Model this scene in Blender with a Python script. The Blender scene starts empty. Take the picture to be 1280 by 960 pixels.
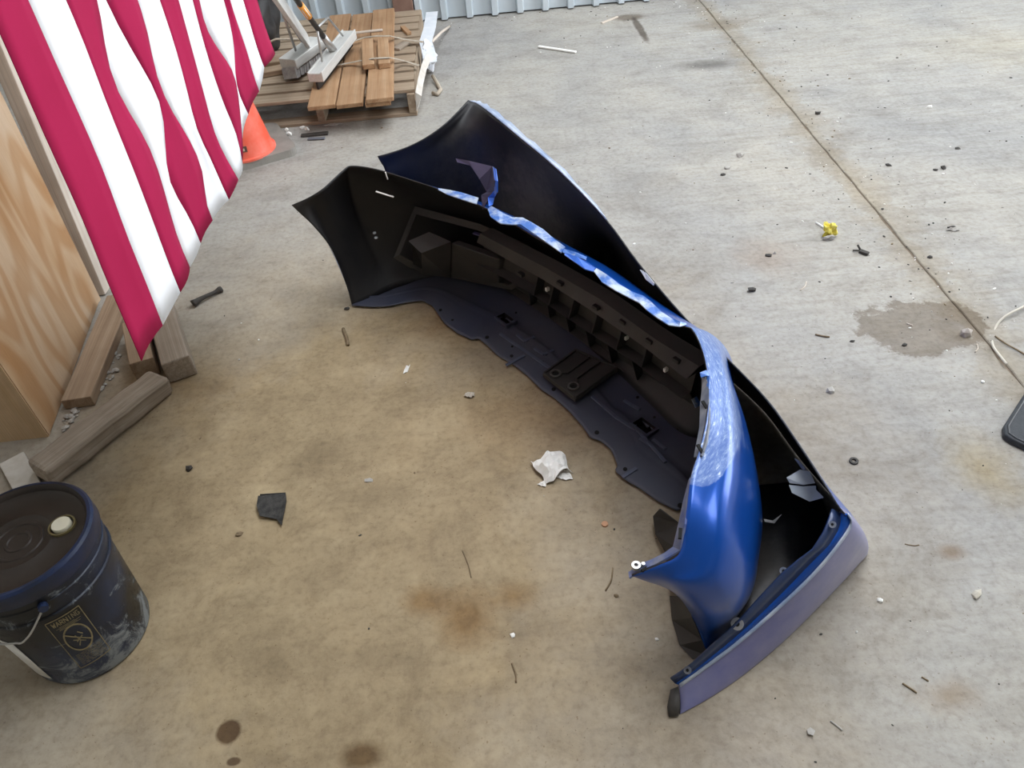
import bpy, bmesh, math, random
from mathutils import Vector, Matrix, noise as mnoise
random.seed(7)
scene = bpy.context.scene
COL = scene.collection

# ------------------------------------------------------------------ camera
F, HCAM, TH, RO = 950.0, 1.60, math.radians(42), math.radians(-5.3)
_c, _s = math.cos(TH), math.sin(TH)
FW = Vector((0, _c, -_s)); _r0 = Vector((1, 0, 0)); _u0 = Vector((0, _s, _c))
RT = _r0 * math.cos(RO) + _u0 * math.sin(RO)
UP = -_r0 * math.sin(RO) + _u0 * math.cos(RO)
cam_d = bpy.data.cameras.new('camera'); cam = bpy.data.objects.new('camera', cam_d); COL.objects.link(cam)
cam_d.sensor_width = 36; cam_d.lens = 36 * F / 1280; cam_d.clip_start = .02
m3 = Matrix((RT, UP, -FW)).transposed()
cam.matrix_world = Matrix.Translation((0, 0, HCAM)) @ m3.to_4x4()
scene.camera = cam

# ------------------------------------------------------------------ world: overcast daylight; the shed opens to the right, plus an added roof opening
w = bpy.data.worlds.new('overcast_sky'); scene.world = w; w.use_nodes = True
nt = w.node_tree; bg = nt.nodes['Background']
bg.inputs['Color'].default_value = (0.93, 0.96, 1.0, 1); bg.inputs['Strength'].default_value = 7.0
# the wide open door on the right hand side: a light portal that guides the sky's light in
pd = bpy.data.lights.new('door_portal', 'AREA'); pd.shape = 'RECTANGLE'; pd.size = 3.9; pd.size_y = 3.9; pd.cycles.is_portal = True
po = bpy.data.objects.new('door_portal', pd); COL.objects.link(po); po.location = (5.2, 3.55, 1.95); po.rotation_euler = (math.pi / 2, 0, math.pi / 2)
pd2 = bpy.data.lights.new('added_roof_portal', 'AREA'); pd2.shape = 'RECTANGLE'; pd2.size = 2.2; pd2.size_y = 4.6; pd2.cycles.is_portal = True
po2 = bpy.data.objects.new('added_roof_portal', pd2); COL.objects.link(po2); po2.location = (1.3, 2.7, 4.6)  # portal of an added roof opening that gives overhead fill
vs = scene.view_settings
vs.view_transform = 'Standard'; vs.look = 'None'; vs.gamma = 1; vs.use_curve_mapping = False; vs.exposure = 0.32

# ------------------------------------------------------------------ helpers
def at(x, y, z=0.0):
    """point of the place seen at photograph position x, y and standing z above the floor"""
    d = FW + RT * ((x - 640) / F) + UP * ((480 - y) / F)
    k = (z - HCAM) / d.z
    p = d * k; p.z = z
    return p
def on_x(x, y, X):
    """the same, on the upright plane at X"""
    d = FW + RT * ((x - 640) / F) + UP * ((480 - y) / F)
    k = X / d.x
    return Vector((0, 0, HCAM)) + d * k

MATS = {}
def nodes(name):
    m = bpy.data.materials.new(name); m.use_nodes = True; MATS[name] = m
    t = m.node_tree
    return m, t, t.nodes['Principled BSDF']
def ramp(t, fac, stops):
    r = t.nodes.new('ShaderNodeValToRGB')
    el = r.color_ramp.elements
    while len(el) < len(stops): el.new(.5)
    for e, (p, c) in zip(el, stops):
        e.position = p; e.color = (*c, 1) if len(c) == 3 else c
    t.links.new(fac, r.inputs['Fac']); return r
def noise_n(t, vec, scale, detail=4, rough=.55, dist=0):
    n = t.nodes.new('ShaderNodeTexNoise'); n.inputs['Scale'].default_value = scale
    n.inputs['Detail'].default_value = detail; n.inputs['Roughness'].default_value = rough; n.inputs['Distortion'].default_value = dist
    if vec is not None: t.links.new(vec, n.inputs['Vector'])
    return n
def mapping(t, scale=(1, 1, 1), out='Object', rot=(0, 0, 0)):
    tc = t.nodes.new('ShaderNodeTexCoord'); mp = t.nodes.new('ShaderNodeMapping')
    mp.inputs['Scale'].default_value = scale; mp.inputs['Rotation'].default_value = rot
    t.links.new(tc.outputs[out], mp.inputs['Vector']); return mp.outputs['Vector']
def bump(t, b, height, strength=.3, dist=.01):
    n = t.nodes.new('ShaderNodeBump'); n.inputs['Strength'].default_value = strength; n.inputs['Distance'].default_value = dist
    t.links.new(height, n.inputs['Height']); t.links.new(n.outputs['Normal'], b.inputs['Normal'])
def mixc(t, fac, a, b, mode='MIX'):
    n = t.nodes.new('ShaderNodeMix'); n.data_type = 'RGBA'; n.blend_type = mode
    for sock, v in ((n.inputs[0], fac), (n.inputs[6], a), (n.inputs[7], b)):
        if isinstance(v, (int, float)): sock.default_value = v
        elif isinstance(v, tuple): sock.default_value = (*v, 1)
        else: t.links.new(v, sock)
    return n.outputs[2]
def plain(name, col, rough=.6, metal=0, col2=None, scale=8, bmp=0, coat=0, spec=.5, lo=.35, hi=.65, rough2=None, mscale=(1, 1, 1), trans=0):
    m, t, b = nodes(name)
    b.inputs['Base Color'].default_value = (*col, 1); b.inputs['Roughness'].default_value = rough; b.inputs['Metallic'].default_value = metal
    b.inputs['Specular IOR Level'].default_value = spec
    if coat: b.inputs['Coat Weight'].default_value = coat; b.inputs['Coat Roughness'].default_value = .16
    v = mapping(t, mscale)
    n = noise_n(t, v, scale, 6, .6)
    if col2:
        r = ramp(t, n.outputs['Fac'], [(lo, col), (hi, col2)]); t.links.new(r.outputs['Color'], b.inputs['Base Color'])
    if rough2 is not None:
        r2 = ramp(t, n.outputs['Fac'], [(lo, (rough,) * 3), (hi, (rough2,) * 3)]); t.links.new(r2.outputs['Color'], b.inputs['Roughness'])
    if bmp:
        n2 = noise_n(t, v, scale * 6, 4, .6); bump(t, b, n2.outputs['Fac'], bmp, .004)
    return m
def wood(name, c1, c2, c3, ring=9, stretch=.12, rough=.75, knots=1.0):
    m, t, b = nodes(name)
    n0 = noise_n(t, mapping(t, (stretch * 4, ring * 2.2, ring * 2.2)), 2.0, 4, .6, .8)
    r = ramp(t, n0.outputs['Fac'], [(.28, c1), (.5, c2), (.72, c3)])
    g = noise_n(t, mapping(t, (stretch * 6, 60, 60)), 4, 3, .6)
    gr = ramp(t, g.outputs['Fac'], [(.3, (.72, .70, .68)), (.65, (1, 1, 1))])
    big = noise_n(t, mapping(t, (1, 1, 1)), 5, 3)
    br = ramp(t, big.outputs['Fac'], [(.35, (.78, .76, .74)), (.62, (1, 1, 1))])
    c = mixc(t, .7, r.outputs['Color'], gr.outputs['Color'], 'MULTIPLY'); c = mixc(t, .8, c, br.outputs['Color'], 'MULTIPLY')
    t.links.new(c, b.inputs['Base Color']); b.inputs['Roughness'].default_value = rough
    bump(t, b, g.outputs['Fac'], .25, .003)
    return m

def mesh_obj(name, verts, faces, mats=None, parent=None, smooth=False, mi=None, loc=None):
    me = bpy.data.meshes.new(name); me.from_pydata([tuple(v) for v in verts], [], faces); me.update()
    o = bpy.data.objects.new(name, me); COL.objects.link(o)
    if mats:
        for mm in (mats if isinstance(mats, (list, tuple)) else [mats]): me.materials.append(mm)
    if mi:
        for p, i in zip(me.polygons, mi): p.material_index = i
    if smooth:
        for p in me.polygons: p.use_smooth = True
    if parent: o.parent = parent
    if loc is not None: o.location = loc
    return o
def bm_obj(name, bm, mats=None, parent=None, smooth=False, loc=None):
    me = bpy.data.meshes.new(name); bm.normal_update(); bm.to_mesh(me); bm.free()
    o = bpy.data.objects.new(name, me); COL.objects.link(o)
    if mats:
        for mm in (mats if isinstance(mats, (list, tuple)) else [mats]): me.materials.append(mm)
    if smooth:
        for p in me.polygons: p.use_smooth = True
    if parent: o.parent = parent
    if loc is not None: o.location = loc
    return o
def empty(name, loc=(0, 0, 0)):
    o = bpy.data.objects.new(name, None); COL.objects.link(o); o.location = loc; o.empty_display_size = .05
    return o
def tag(o, label=None, cat=None, group=None, kind=None):
    if label: o['label'] = label
    if cat: o['category'] = cat
    if group: o['group'] = group
    if kind: o['kind'] = kind
    return o
def adopt(child, parent):
    """parent a mesh built in place to an Empty that stands elsewhere"""
    child.parent = parent; child.matrix_parent_inverse = Matrix.Translation(-parent.location)
    return child
def solidify(o, th, off=-1, mo=0, rim=0):
    md = o.modifiers.new('thickness', 'SOLIDIFY'); md.thickness = th; md.offset = off; md.material_offset = mo; md.material_offset_rim = rim
    return o
def bevel(o, wd, seg=2):
    md = o.modifiers.new('edges', 'BEVEL'); md.width = wd; md.segments = seg; md.limit_method = 'ANGLE'
    return o
def frame(x, up=Vector((0, 0, 1))):
    x = Vector(x).normalized(); y = up.cross(x)
    if y.length < 1e-4: y = Vector((0, 1, 0)).cross(x)
    y.normalize(); z = x.cross(y)
    return Matrix((x, y, z)).transposed().to_4x4()
def board(name, p0, p1, wd, th, mat, parent=None, up=Vector((0, 0, 1)), bev=.003, seed=0, rough_end=0.0, sub=1):
    """a sawn board whose top face runs from p0 to p1; local X is the length"""
    p0, p1 = Vector(p0), Vector(p1); L = (p1 - p0).length
    rnd = random.Random(seed)
    n = sub + 1; vs_, fs = [], []
    for i in range(n + 1 if sub > 1 else 2):
        k = i / (n if sub > 1 else 1)
        jx = rnd.uniform(-1, 1) * rough_end if i in (0, n) else 0
        for a, b_ in ((-.5, 0), (.5, 0), (.5, -1), (-.5, -1)):
            vs_.append((k * L + jx * rnd.uniform(.2, 1), a * wd + rnd.uniform(-1, 1) * rough_end * .3, b_ * th + rnd.uniform(-1, 1) * rough_end * .25 * (1 if b_ == 0 else 0)))
    m = len(vs_) // 4
    for i in range(m - 1):
        for j in range(4):
            fs.append((i * 4 + j, i * 4 + (j + 1) % 4, (i + 1) * 4 + (j + 1) % 4, (i + 1) * 4 + j))
    fs += [(3, 2, 1, 0), tuple((m - 1) * 4 + j for j in range(4))]
    fs = [tuple(reversed(f)) for f in fs]
    o = mesh_obj(name, vs_, fs, mat)
    bmx = bmesh.new(); bmx.from_mesh(o.data); bmesh.ops.recalc_face_normals(bmx, faces=bmx.faces); bmx.to_mesh(o.data); bmx.free()
    o.matrix_world = Matrix.Translation(p0) @ frame(p1 - p0, up)
    if parent:
        mw = o.matrix_world.copy(); o.parent = parent; o.matrix_parent_inverse = Matrix.Translation(-parent.location)
    if bev: bevel(o, bev)
    return o
def tube(name, pts, r, mat, parent=None, n=8, rs=None, closed=False):
    pts = [Vector(p) for p in pts]; vs_, fs = [], []
    prev = None
    for i, p in enumerate(pts):
        tdir = (pts[min(i + 1, len(pts) - 1)] - pts[max(i - 1, 0)]).normalized()
        ref = prev if prev is not None else (Vector((0, 0, 1)) if abs(tdir.z) < .9 else Vector((1, 0, 0)))
        a = (ref - tdir * ref.dot(tdir)).normalized(); b_ = tdir.cross(a); prev = a
        rr = rs[i] if rs else r
        for j in range(n):
            t_ = 2 * math.pi * j / n; vs_.append(p + (a * math.cos(t_) + b_ * math.sin(t_)) * rr)
    for i in range(len(pts) - 1):
        for j in range(n):
            fs.append((i * n + j, i * n + (j + 1) % n, (i + 1) * n + (j + 1) % n, (i + 1) * n + j))
    fs += [tuple(reversed(range(n))), tuple((len(pts) - 1) * n + j for j in range(n))]
    o = mesh_obj(name, vs_, fs, mat, smooth=True)
    if parent: adopt(o, parent)
    return o
def ribbon(name, pts, wd, mat, parent=None, nrm=None, th=.002):
    """a flat strap along pts"""
    pts = [Vector(p) for p in pts]; vs_, fs = [], []
    for i, p in enumerate(pts):
        d = (pts[min(i + 1, len(pts) - 1)] - pts[max(i - 1, 0)]).normalized()
        sd = d.cross(nrm or Vector((0, 0, 1))).normalized() * (wd / 2)
        vs_ += [p - sd, p + sd]
    for i in range(len(pts) - 1): fs.append((2 * i, 2 * i + 1, 2 * i + 3, 2 * i + 2))
    o = mesh_obj(name, vs_, fs, mat); solidify(o, th, 0)
    if parent: adopt(o, parent)
    return o
def lathe(name, prof, mat, parent=None, n=48, loc=(0, 0, 0), smooth=True, caps=(True, True)):
    vs_, fs, mids = [], [], []
    for (r, z) in prof:
        for j in range(n):
            t_ = 2 * math.pi * j / n; vs_.append((r * math.cos(t_), r * math.sin(t_), z))
    for i in range(len(prof) - 1):
        for j in range(n): fs.append((i * n + j, i * n + (j + 1) % n, (i + 1) * n + (j + 1) % n, (i + 1) * n + j))
    if prof[0][0] > 0 and caps[0]: fs.append(tuple(reversed(range(n))))
    if prof[-1][0] > 0 and caps[1]: fs.append(tuple((len(prof) - 1) * n + j for j in range(n)))
    o = mesh_obj(name, vs_, fs, mat, parent, smooth, loc=loc)
    if smooth:
        md = o.modifiers.new('split', 'EDGE_SPLIT'); md.split_angle = math.radians(40)
    return o
def cr(ps, n):
    """Catmull-Rom through ps, n points per span"""
    ps = [Vector(p) for p in ps]; out = []
    q = [ps[0] * 2 - ps[1]] + ps + [ps[-1] * 2 - ps[-2]]
    for i in range(1, len(q) - 2):
        for k in range(n):
            t_ = k / n
            out.append(.5 * ((2 * q[i]) + (q[i + 1] - q[i - 1]) * t_ + (2 * q[i - 1] - 5 * q[i] + 4 * q[i + 1] - q[i + 2]) * t_ ** 2 + (3 * q[i] - q[i - 1] - 3 * q[i + 1] + q[i + 2]) * t_ ** 3))
    out.append(ps[-1]); return out
def poly_at(ps, f):
    """point at fraction f of the length of a polyline"""
    L = [(ps[i + 1] - ps[i]).length for i in range(len(ps) - 1)]; d = f * sum(L)
    for i, l in enumerate(L):
        if d <= l or i == len(L) - 1: return ps[i].lerp(ps[i + 1], d / l if l else 0)
        d -= l
def loft(rows, nu=1, nv=1):
    rows = [cr(r, nv) if nv > 1 else [Vector(p) for p in r] for r in rows]
    if nu > 1:
        cols = [cr([r[j] for r in rows], nu) for j in range(len(rows[0]))]
        rows = [[c[i] for c in cols] for i in range(len(cols[0]))]
    m = len(rows[0]); vs_ = [p for r in rows for p in r]
    fs = [(i * m + j, i * m + j + 1, (i + 1) * m + j + 1, (i + 1) * m + j) for i in range(len(rows) - 1) for j in range(m - 1)]
    return vs_, fs, rows
def flip_if(vs_, fs, outward):
    acc = 0
    for f in fs:
        a, b_, c = vs_[f[0]], vs_[f[1]], vs_[f[2]]
        acc += (b_ - a).cross(c - a).dot(outward((a + c) / 2))
    return fs if acc > 0 else [tuple(reversed(f)) for f in fs]
def blob(name, loc, size, mat, seed=0, rough=.35, sub=2, flat=0, parent=None, rotz=0):
    bm = bmesh.new(); bmesh.ops.create_icosphere(bm, subdivisions=sub, radius=1)
    off = Vector((seed * 7.3, seed * 3.1, seed * 1.7))
    for v in bm.verts:
        d = 1 + rough * mnoise.noise(v.co * 1.6 + off) * 1.6
        v.co = v.co * d
        v.co = Vector((v.co.x * size[0], v.co.y * size[1], v.co.z * size[2]))
    mz = min(v.co.z for v in bm.verts) * (1 - flat)
    for v in bm.verts: v.co.z = max(v.co.z, mz) - mz
    o = bm_obj(name, bm, mat, loc=loc); o.rotation_euler.z = rotz
    return o
def sheet(name, loc, outline, mat, seed=0, lift=.01, th=.0012, n=5, rotz=0, crumple=1.0):
    """a scrap with an irregular outline, buckled so that parts of it lift off the floor"""
    bm = bmesh.new()
    vsx = [bm.verts.new((x, y, 0)) for x, y in outline]; bm.faces.new(vsx)
    bmesh.ops.triangulate(bm, faces=bm.faces[:])
    bmesh.ops.subdivide_edges(bm, edges=bm.edges[:], cuts=n, use_grid_fill=True)
    sc = max(abs(c) for p in outline for c in p)
    off = Vector((seed * 5.1, seed * 2.3, 0))
    for v in bm.verts:
        q = v.co / sc
        v.co.z = lift * (abs(mnoise.noise(q * 1.7 + off)) * 2.2 * crumple + .35 * abs(mnoise.noise(q * 4 + off)))
    z0 = min(v.co.z for v in bm.verts)
    for v in bm.verts: v.co.z += th - z0
    o = bm_obj(name, bm, mat, loc=loc); o.rotation_euler.z = rotz; solidify(o, th, -1)
    return o

# ------------------------------------------------------------------ materials
def floor_mat():
    m, t, b = nodes('concrete')
    tc = t.nodes.new('ShaderNodeTexCoord'); V = tc.outputs['Object']
    n1 = noise_n(t, V, 1.1, 8, .62, .4); n2 = noise_n(t, V, 6, 8, .65, .3); n3 = noise_n(t, V, 55, 4, .6)
    mp = t.nodes.new('ShaderNodeMapping'); mp.inputs['Scale'].default_value = (1.2, 5, 1); mp.inputs['Rotation'].default_value = (0, 0, .25)
    t.links.new(V, mp.inputs['Vector']); n4 = noise_n(t, mp.outputs[0], 2.2, 8, .7, .5)
    grey = ramp(t, n1.outputs['Fac'], [(.3, (.29, .295, .30)), (.5, (.355, .350, .335)), (.7, (.40, .385, .35))])
    tan = ramp(t, n2.outputs['Fac'], [(.25, (.24, .180, .105)), (.5, (.335, .258, .155)), (.75, (.41, .325, .205))])
    # tan dust plus painted warm bounce light, thinning out towards the door on the right
    sep = t.nodes.new('ShaderNodeSeparateXYZ'); t.links.new(V, sep.inputs[0])
    def math_(op, a, c, clamp=False):
        n = t.nodes.new('ShaderNodeMath'); n.operation = op; n.use_clamp = clamp
        for i, v in enumerate((a, c)):
            if isinstance(v, (int, float)): n.inputs[i].default_value = v
            else: t.links.new(v, n.inputs[i])
        return n.outputs[0]
    # dust and warm tint = 1 near (-0.4, 1.4), fading with distance, broken up by noise
    dx = math_('MULTIPLY', math_('ADD', sep.outputs[0], .45), .95); dy = math_('MULTIPLY', math_('ADD', sep.outputs[1], -1.35), .72)
    r2 = math_('SQRT', math_('ADD', math_('MULTIPLY', dx, dx), math_('MULTIPLY', dy, dy)), 0)
    nn = math_('MULTIPLY', math_('ADD', n1.outputs['Fac'], -.5), 1.6)
    dust_warmth = math_('SUBTRACT', 1.35, math_('ADD', r2, nn), True)
    dr = ramp(t, dust_warmth, [(.0, (0.12,) * 3), (.9, (1,) * 3)])
    col = mixc(t, dr.outputs['Color'], grey.outputs['Color'], tan.outputs['Color'])
    sc = ramp(t, n4.outputs['Fac'], [(.28, (.80, .79, .78)), (.5, (1, 1, 1)), (.75, (1.08, 1.08, 1.08))])
    col = mixc(t, .75, col, sc.outputs['Color'], 'MULTIPLY')
    n5 = noise_n(t, V, 2.6, 10, .75, .8)
    sc2 = ramp(t, n5.outputs['Fac'], [(.28, (.74, .71, .68)), (.48, (1, 1, 1)), (.70, (1.12, 1.11, 1.09))])
    n6 = noise_n(t, V, 14, 10, .78, 1.2); sc3 = ramp(t, n6.outputs['Fac'], [(.30, (.80, .78, .75)), (.5, (1, 1, 1)), (.70, (1.08, 1.08, 1.07))]); col = mixc(t, .85, col, sc3.outputs['Color'], 'MULTIPLY')
    mp2 = t.nodes.new('ShaderNodeMapping'); mp2.inputs['Scale'].default_value = (.9, 9, 1); mp2.inputs['Rotation'].default_value = (0, 0, -.06); t.links.new(V, mp2.inputs['Vector'])
    n7 = noise_n(t, mp2.outputs[0], 3.5, 9, .75, .6); sc4 = ramp(t, n7.outputs['Fac'], [(.30, (.80, .77, .73)), (.48, (1, 1, 1)), (.72, (1.12, 1.13, 1.15))])
    xr = t.nodes.new('ShaderNodeMapRange'); xr.inputs['From Min'].default_value = .3; xr.inputs['From Max'].default_value = 1.2; t.links.new(sep.outputs[0], xr.inputs['Value'])
    col = mixc(t, xr.outputs[0], col, mixc(t, .8, col, sc4.outputs['Color'], 'MULTIPLY'))
    col = mixc(t, .9, col, sc2.outputs['Color'], 'MULTIPLY')
    n8 = noise_n(t, V, 120, 3, .6); n9 = noise_n(t, V, 3.2, 4, .6)
    ft = math_('SUBTRACT', n8.outputs['Fac'], math_('MULTIPLY', n9.outputs['Fac'], .22)); fk = ramp(t, ft, [(.54, (1, 1, 1)), (.60, (.62, .55, .47))]); col = mixc(t, .85, col, fk.outputs['Color'], 'MULTIPLY')
    fg = ramp(t, n3.outputs['Fac'], [(.3, (.76, .74, .72)), (.5, (1, 1, 1)), (.7, (1.08, 1.08, 1.07))]); col = mixc(t, .7, col, fg.outputs['Color'], 'MULTIPLY')
    # stains: damp patch, oil spots, rust, dirt washed along the joint; also painted bumper shade
    nd = noise_n(t, V, 7, 6, .7)
    def stain(px, py, rx, ry, colr, soft=.35, rough_=.35, amt=1.0, ang=0):
        nonlocal col
        p = at(px, py); q = (at(px + 40, py) - p).length / 40; qy = (at(px, py - 10) - at(px, py + 10)).length / 20
        mp = t.nodes.new('ShaderNodeMapping'); mp.vector_type = 'TEXTURE'; mp.inputs['Location'].default_value = p
        mp.inputs['Scale'].default_value = (rx * q, ry * qy, 1); mp.inputs['Rotation'].default_value = (0, 0, ang)
        t.links.new(V, mp.inputs['Vector'])
        l = t.nodes.new('ShaderNodeVectorMath'); l.operation = 'LENGTH'; t.links.new(mp.outputs[0], l.inputs[0])
        nz = math_('MULTIPLY', math_('ADD', nd.outputs['Fac'], -.5), rough_ * 4)
        d = math_('ADD', l.outputs['Value'], nz)
        rr = ramp(t, d, [(max(0, 1 - soft), (amt,) * 3), (1.0, (0,) * 3)])
        col = mixc(t, rr.outputs['Color'], col, colr, 'MULTIPLY')
    stain(1148, 409, 82, 33, (.60, .55, .50), .10, .42)
    stain(286, 915, 17, 17, (.30, .23, .17), .25, .15); stain(292, 952, 10, 6, (.35, .29, .24), .3, .15)
    stain(452, 945, 34, 24, (.42, .34, .25), .6, .3)
    stain(585, 772, 52, 48, (.70, .55, .38), .8, .3, .9); stain(530, 750, 34, 28, (.74, .62, .48), .8, .3)
    stain(640, 745, 40, 26, (.78, .66, .52), .9, .3); stain(900, 30, 60, 10, (.75, .71, .66), .8, .3)
    stain(1185, 870, 60, 30, (.80, .70, .60), .9, .4); stain(1190, 690, 22, 12, (.72, .60, .50), .8, .3)
    stain(785, 22, 26, 5, (.5, .45, .40), .5, .25); stain(800, 36, 6, 20, (.35, .31, .28), .4, .25)
    stain(1230, 585, 60, 60, (.92, .80, .58), .9, .3); stain(890, 80, 60, 8, (.72, .71, .70), .8, .3)
    stain(880, 82, 50, 8, (.7, .69, .68), .9, .25); stain(560, 395, 60, 40, (.82, .72, .62), .9, .3)  # last one is the bumper's soft shade beside the tray, painted in
    stain(960, 320, 60, 30, (.92, .82, .75), .9, .3); stain(210, 480, 120, 60, (.80, .72, .60), .9, .3)
    stain(1250, 60, 120, 30, (1.0, .98, .92), .9, .3); stain(700, 520, 150, 70, (.85, .76, .68), .9, .3)  # last one paints the bumper's soft shadow left of its tray
    # brown dirt in the joint
    jx = math_('ABSOLUTE', math_('ADD', sep.outputs[0], -1.495), 0)
    jn = math_('MULTIPLY', n2.outputs['Fac'], .62)
    jd = math_('DIVIDE', jx, math_('MAXIMUM', math_('ADD', jn, -.19), .015))
    jr = ramp(t, jd, [(.1, (.75,) * 3), (1.0, (0,) * 3)])
    col = mixc(t, jr.outputs['Color'], col, (.80, .72, .60), 'MULTIPLY')
    t.links.new(col, b.inputs['Base Color'])
    rg = ramp(t, n2.outputs['Fac'], [(.3, (.62,) * 3), (.7, (.85,) * 3)]); t.links.new(rg.outputs['Color'], b.inputs['Roughness'])
    b.inputs['Specular IOR Level'].default_value = .35
    hb = math_('ADD', math_('MULTIPLY', n3.outputs['Fac'], .5), n2.outputs['Fac']); bump(t, b, hb, .25, .006)
    return m
M_floor = floor_mat()
M_joint = plain('joint_dirt', (.15, .12, .085), .95, col2=(.24, .19, .14), scale=30)
M_metalwall = plain('galvanised_sheet', (.62, .68, .72), .5, .15, (.50, .57, .62), 3, lo=.3, hi=.8, mscale=(3, 3, .5))
M_ribshade = M_metalwall
def ply_mat():
    m, t, b = nodes('plywood')
    v = mapping(t, (.42, 1.3, 1)); n = noise_n(t, v, 1.5, 2, .45, .5)
    ml = t.nodes.new('ShaderNodeMath'); ml.operation = 'MULTIPLY'; ml.inputs[1].default_value = 110; t.links.new(n.outputs['Fac'], ml.inputs[0])
    sn = t.nodes.new('ShaderNodeMath'); sn.operation = 'SINE'; t.links.new(ml.outputs[0], sn.inputs[0])
    mr = t.nodes.new('ShaderNodeMapRange'); mr.inputs['From Min'].default_value = -1; t.links.new(sn.outputs[0], mr.inputs['Value'])
    big = noise_n(t, mapping(t, (.8, 1.6, 1)), 2.0, 3)
    dk = ramp(t, big.outputs['Fac'], [(.35, (.40, .21, .085)), (.62, (.48, .31, .175))]); lt = ramp(t, big.outputs['Fac'], [(.35, (.47, .285, .14)), (.62, (.58, .44, .31))])
    rs = ramp(t, mr.outputs[0], [(.25, (0,) * 3), (.85, (1,) * 3)])
    c = mixc(t, rs.outputs['Color'], dk.outputs['Color'], lt.outputs['Color'])
    g = noise_n(t, mapping(t, (1, 40, 1)), 9, 3); gr_ = ramp(t, g.outputs['Fac'], [(.3, (.86, .84, .82)), (.6, (1, 1, 1))])
    c = mixc(t, .8, c, gr_.outputs['Color'], 'MULTIPLY'); t.links.new(c, b.inputs['Base Color']); b.inputs['Roughness'].default_value = .6
    return m
M_ply = ply_mat()
M_plypale = wood('pale_plywood', (.62, .42, .23), (.70, .50, .30), (.76, .58, .37), 2.5, .15, .65, 1.0)
M_stud = wood('pale_stud', (.62, .52, .43), (.70, .62, .54), (.76, .70, .63), 14, .1, .8)
M_wood_old = wood('weathered_wood', (.26, .21, .16), (.36, .30, .24), (.45, .39, .32), 20, .08, .85)
M_wood_tan = wood('tan_lumber', (.28, .195, .125), (.38, .275, .185), (.45, .345, .245), 9, .1, .8)
M_pallet = wood('pallet_wood', (.30, .22, .15), (.40, .31, .22), (.48, .39, .29), 10, .08, .85)
M_plank = wood('orange_plank', (.34, .18, .085), (.44, .265, .14), (.50, .335, .20), 7, .10, .78, 1.6)
M_red = plain('red_cloth', (.36, .010, .062), .88, col2=(.41, .013, .075), scale=4, bmp=.05, spec=.2)
M_white = plain('white_cloth', (.86, .87, .90), .85, col2=(.90, .91, .93), scale=4, bmp=.05)
for mm in (M_white,):
    mm.node_tree.nodes['Principled BSDF'].inputs['Sheen Weight'].default_value = .15
M_blue = plain('blue_metallic_paint', (.003, .062, .34), .36, .35, (.005, .080, .42), 5, coat=.45, spec=.22, lo=.3, hi=.75, rough2=.46)
M_scuff = plain('scuffed_blue_paint', (.05, .13, .48), .42, .4, (.34, .42, .62), 9, coat=.6, lo=.5, hi=.78, mscale=(1, 1, 3))
M_inner = plain('black_plastic', (.012, .012, .015), .48, 0, (.030, .028, .028), 6, lo=.35, hi=.75, rough2=.65)
M_inner_dusty = plain('dusty_black_plastic', (.030, .029, .029), .6, 0, (.065, .058, .050), 5, lo=.35, hi=.8)
M_tray = plain('dark_slate_plastic', (.045, .052, .090), .40, 0, (.080, .084, .105), 4, lo=.3, hi=.75, rough2=.6)
M_flange = plain('dusty_flange_plastic', (.10, .12, .17), .55, 0, (.24, .25, .27), 20)
M_lip = plain('scratched_blue_lip', (.05, .16, .52), .35, .2, (.50, .58, .70), 22, coat=.5, lo=.42, hi=.60)
M_bluelip = plain('bright_blue_paint_edge', (.015, .11, .60), .3, .4, (.03, .16, .66), 8, coat=1)
M_black = plain('black_rubber', (.014, .014, .015), .55, 0, (.028, .027, .027), 20, bmp=.2)
M_hole = plain('dark_void', (.004, .004, .004), .9)
M_pale = plain('pale_torn_plastic', (.52, .58, .64), .45, 0, (.64, .68, .70), 20)
M_cone = plain('orange_cone_plastic', (.80, .11, .055), .5, 0, (.88, .22, .16), 12, lo=.4, hi=.75)
M_conebase = plain('grey_rubber_base', (.22, .21, .19), .75, 0, (.30, .28, .25), 10)
M_paper = plain('white_paper', (.78, .76, .72), .8, 0, (.86, .85, .82), 20)
M_steel = plain('dull_steel', (.42, .42, .42), .45, .8, (.55, .54, .52), 15)
M_strap = plain('tan_strap', (.36, .30, .23), .8, 0, (.48, .42, .34), 30)
M_film = plain('white_plastic_film', (.66, .70, .76), .35, 0, (.78, .80, .84), 15)
M_broom = plain('pale_grey_aluminium', (.60, .60, .58), .45, .25, (.70, .69, .66), 12, mscale=(1, 8, 8))
M_bristle = plain('grey_bristles', (.30, .29, .29), .8, 0, (.45, .44, .43), 40)
M_orange = plain('orange_label', (.85, .36, .06), .5)
M_labelw = plain('white_label', (.85, .84, .80), .5)
M_stone = plain('stone', (.33, .31, .28), .85, 0, (.48, .46, .43), 60)
M_darkbit = plain('dark_chip', (.030, .027, .023), .7, 0, (.06, .052, .045), 60)
M_twig = plain('dry_twig', (.16, .11, .06), .85, 0, (.24, .18, .11), 60)
M_pail = plain('navy_pail_plastic', (.010, .020, .060), .38, 0, (.018, .035, .095), 6, lo=.3, hi=.7, rough2=.5)

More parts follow.
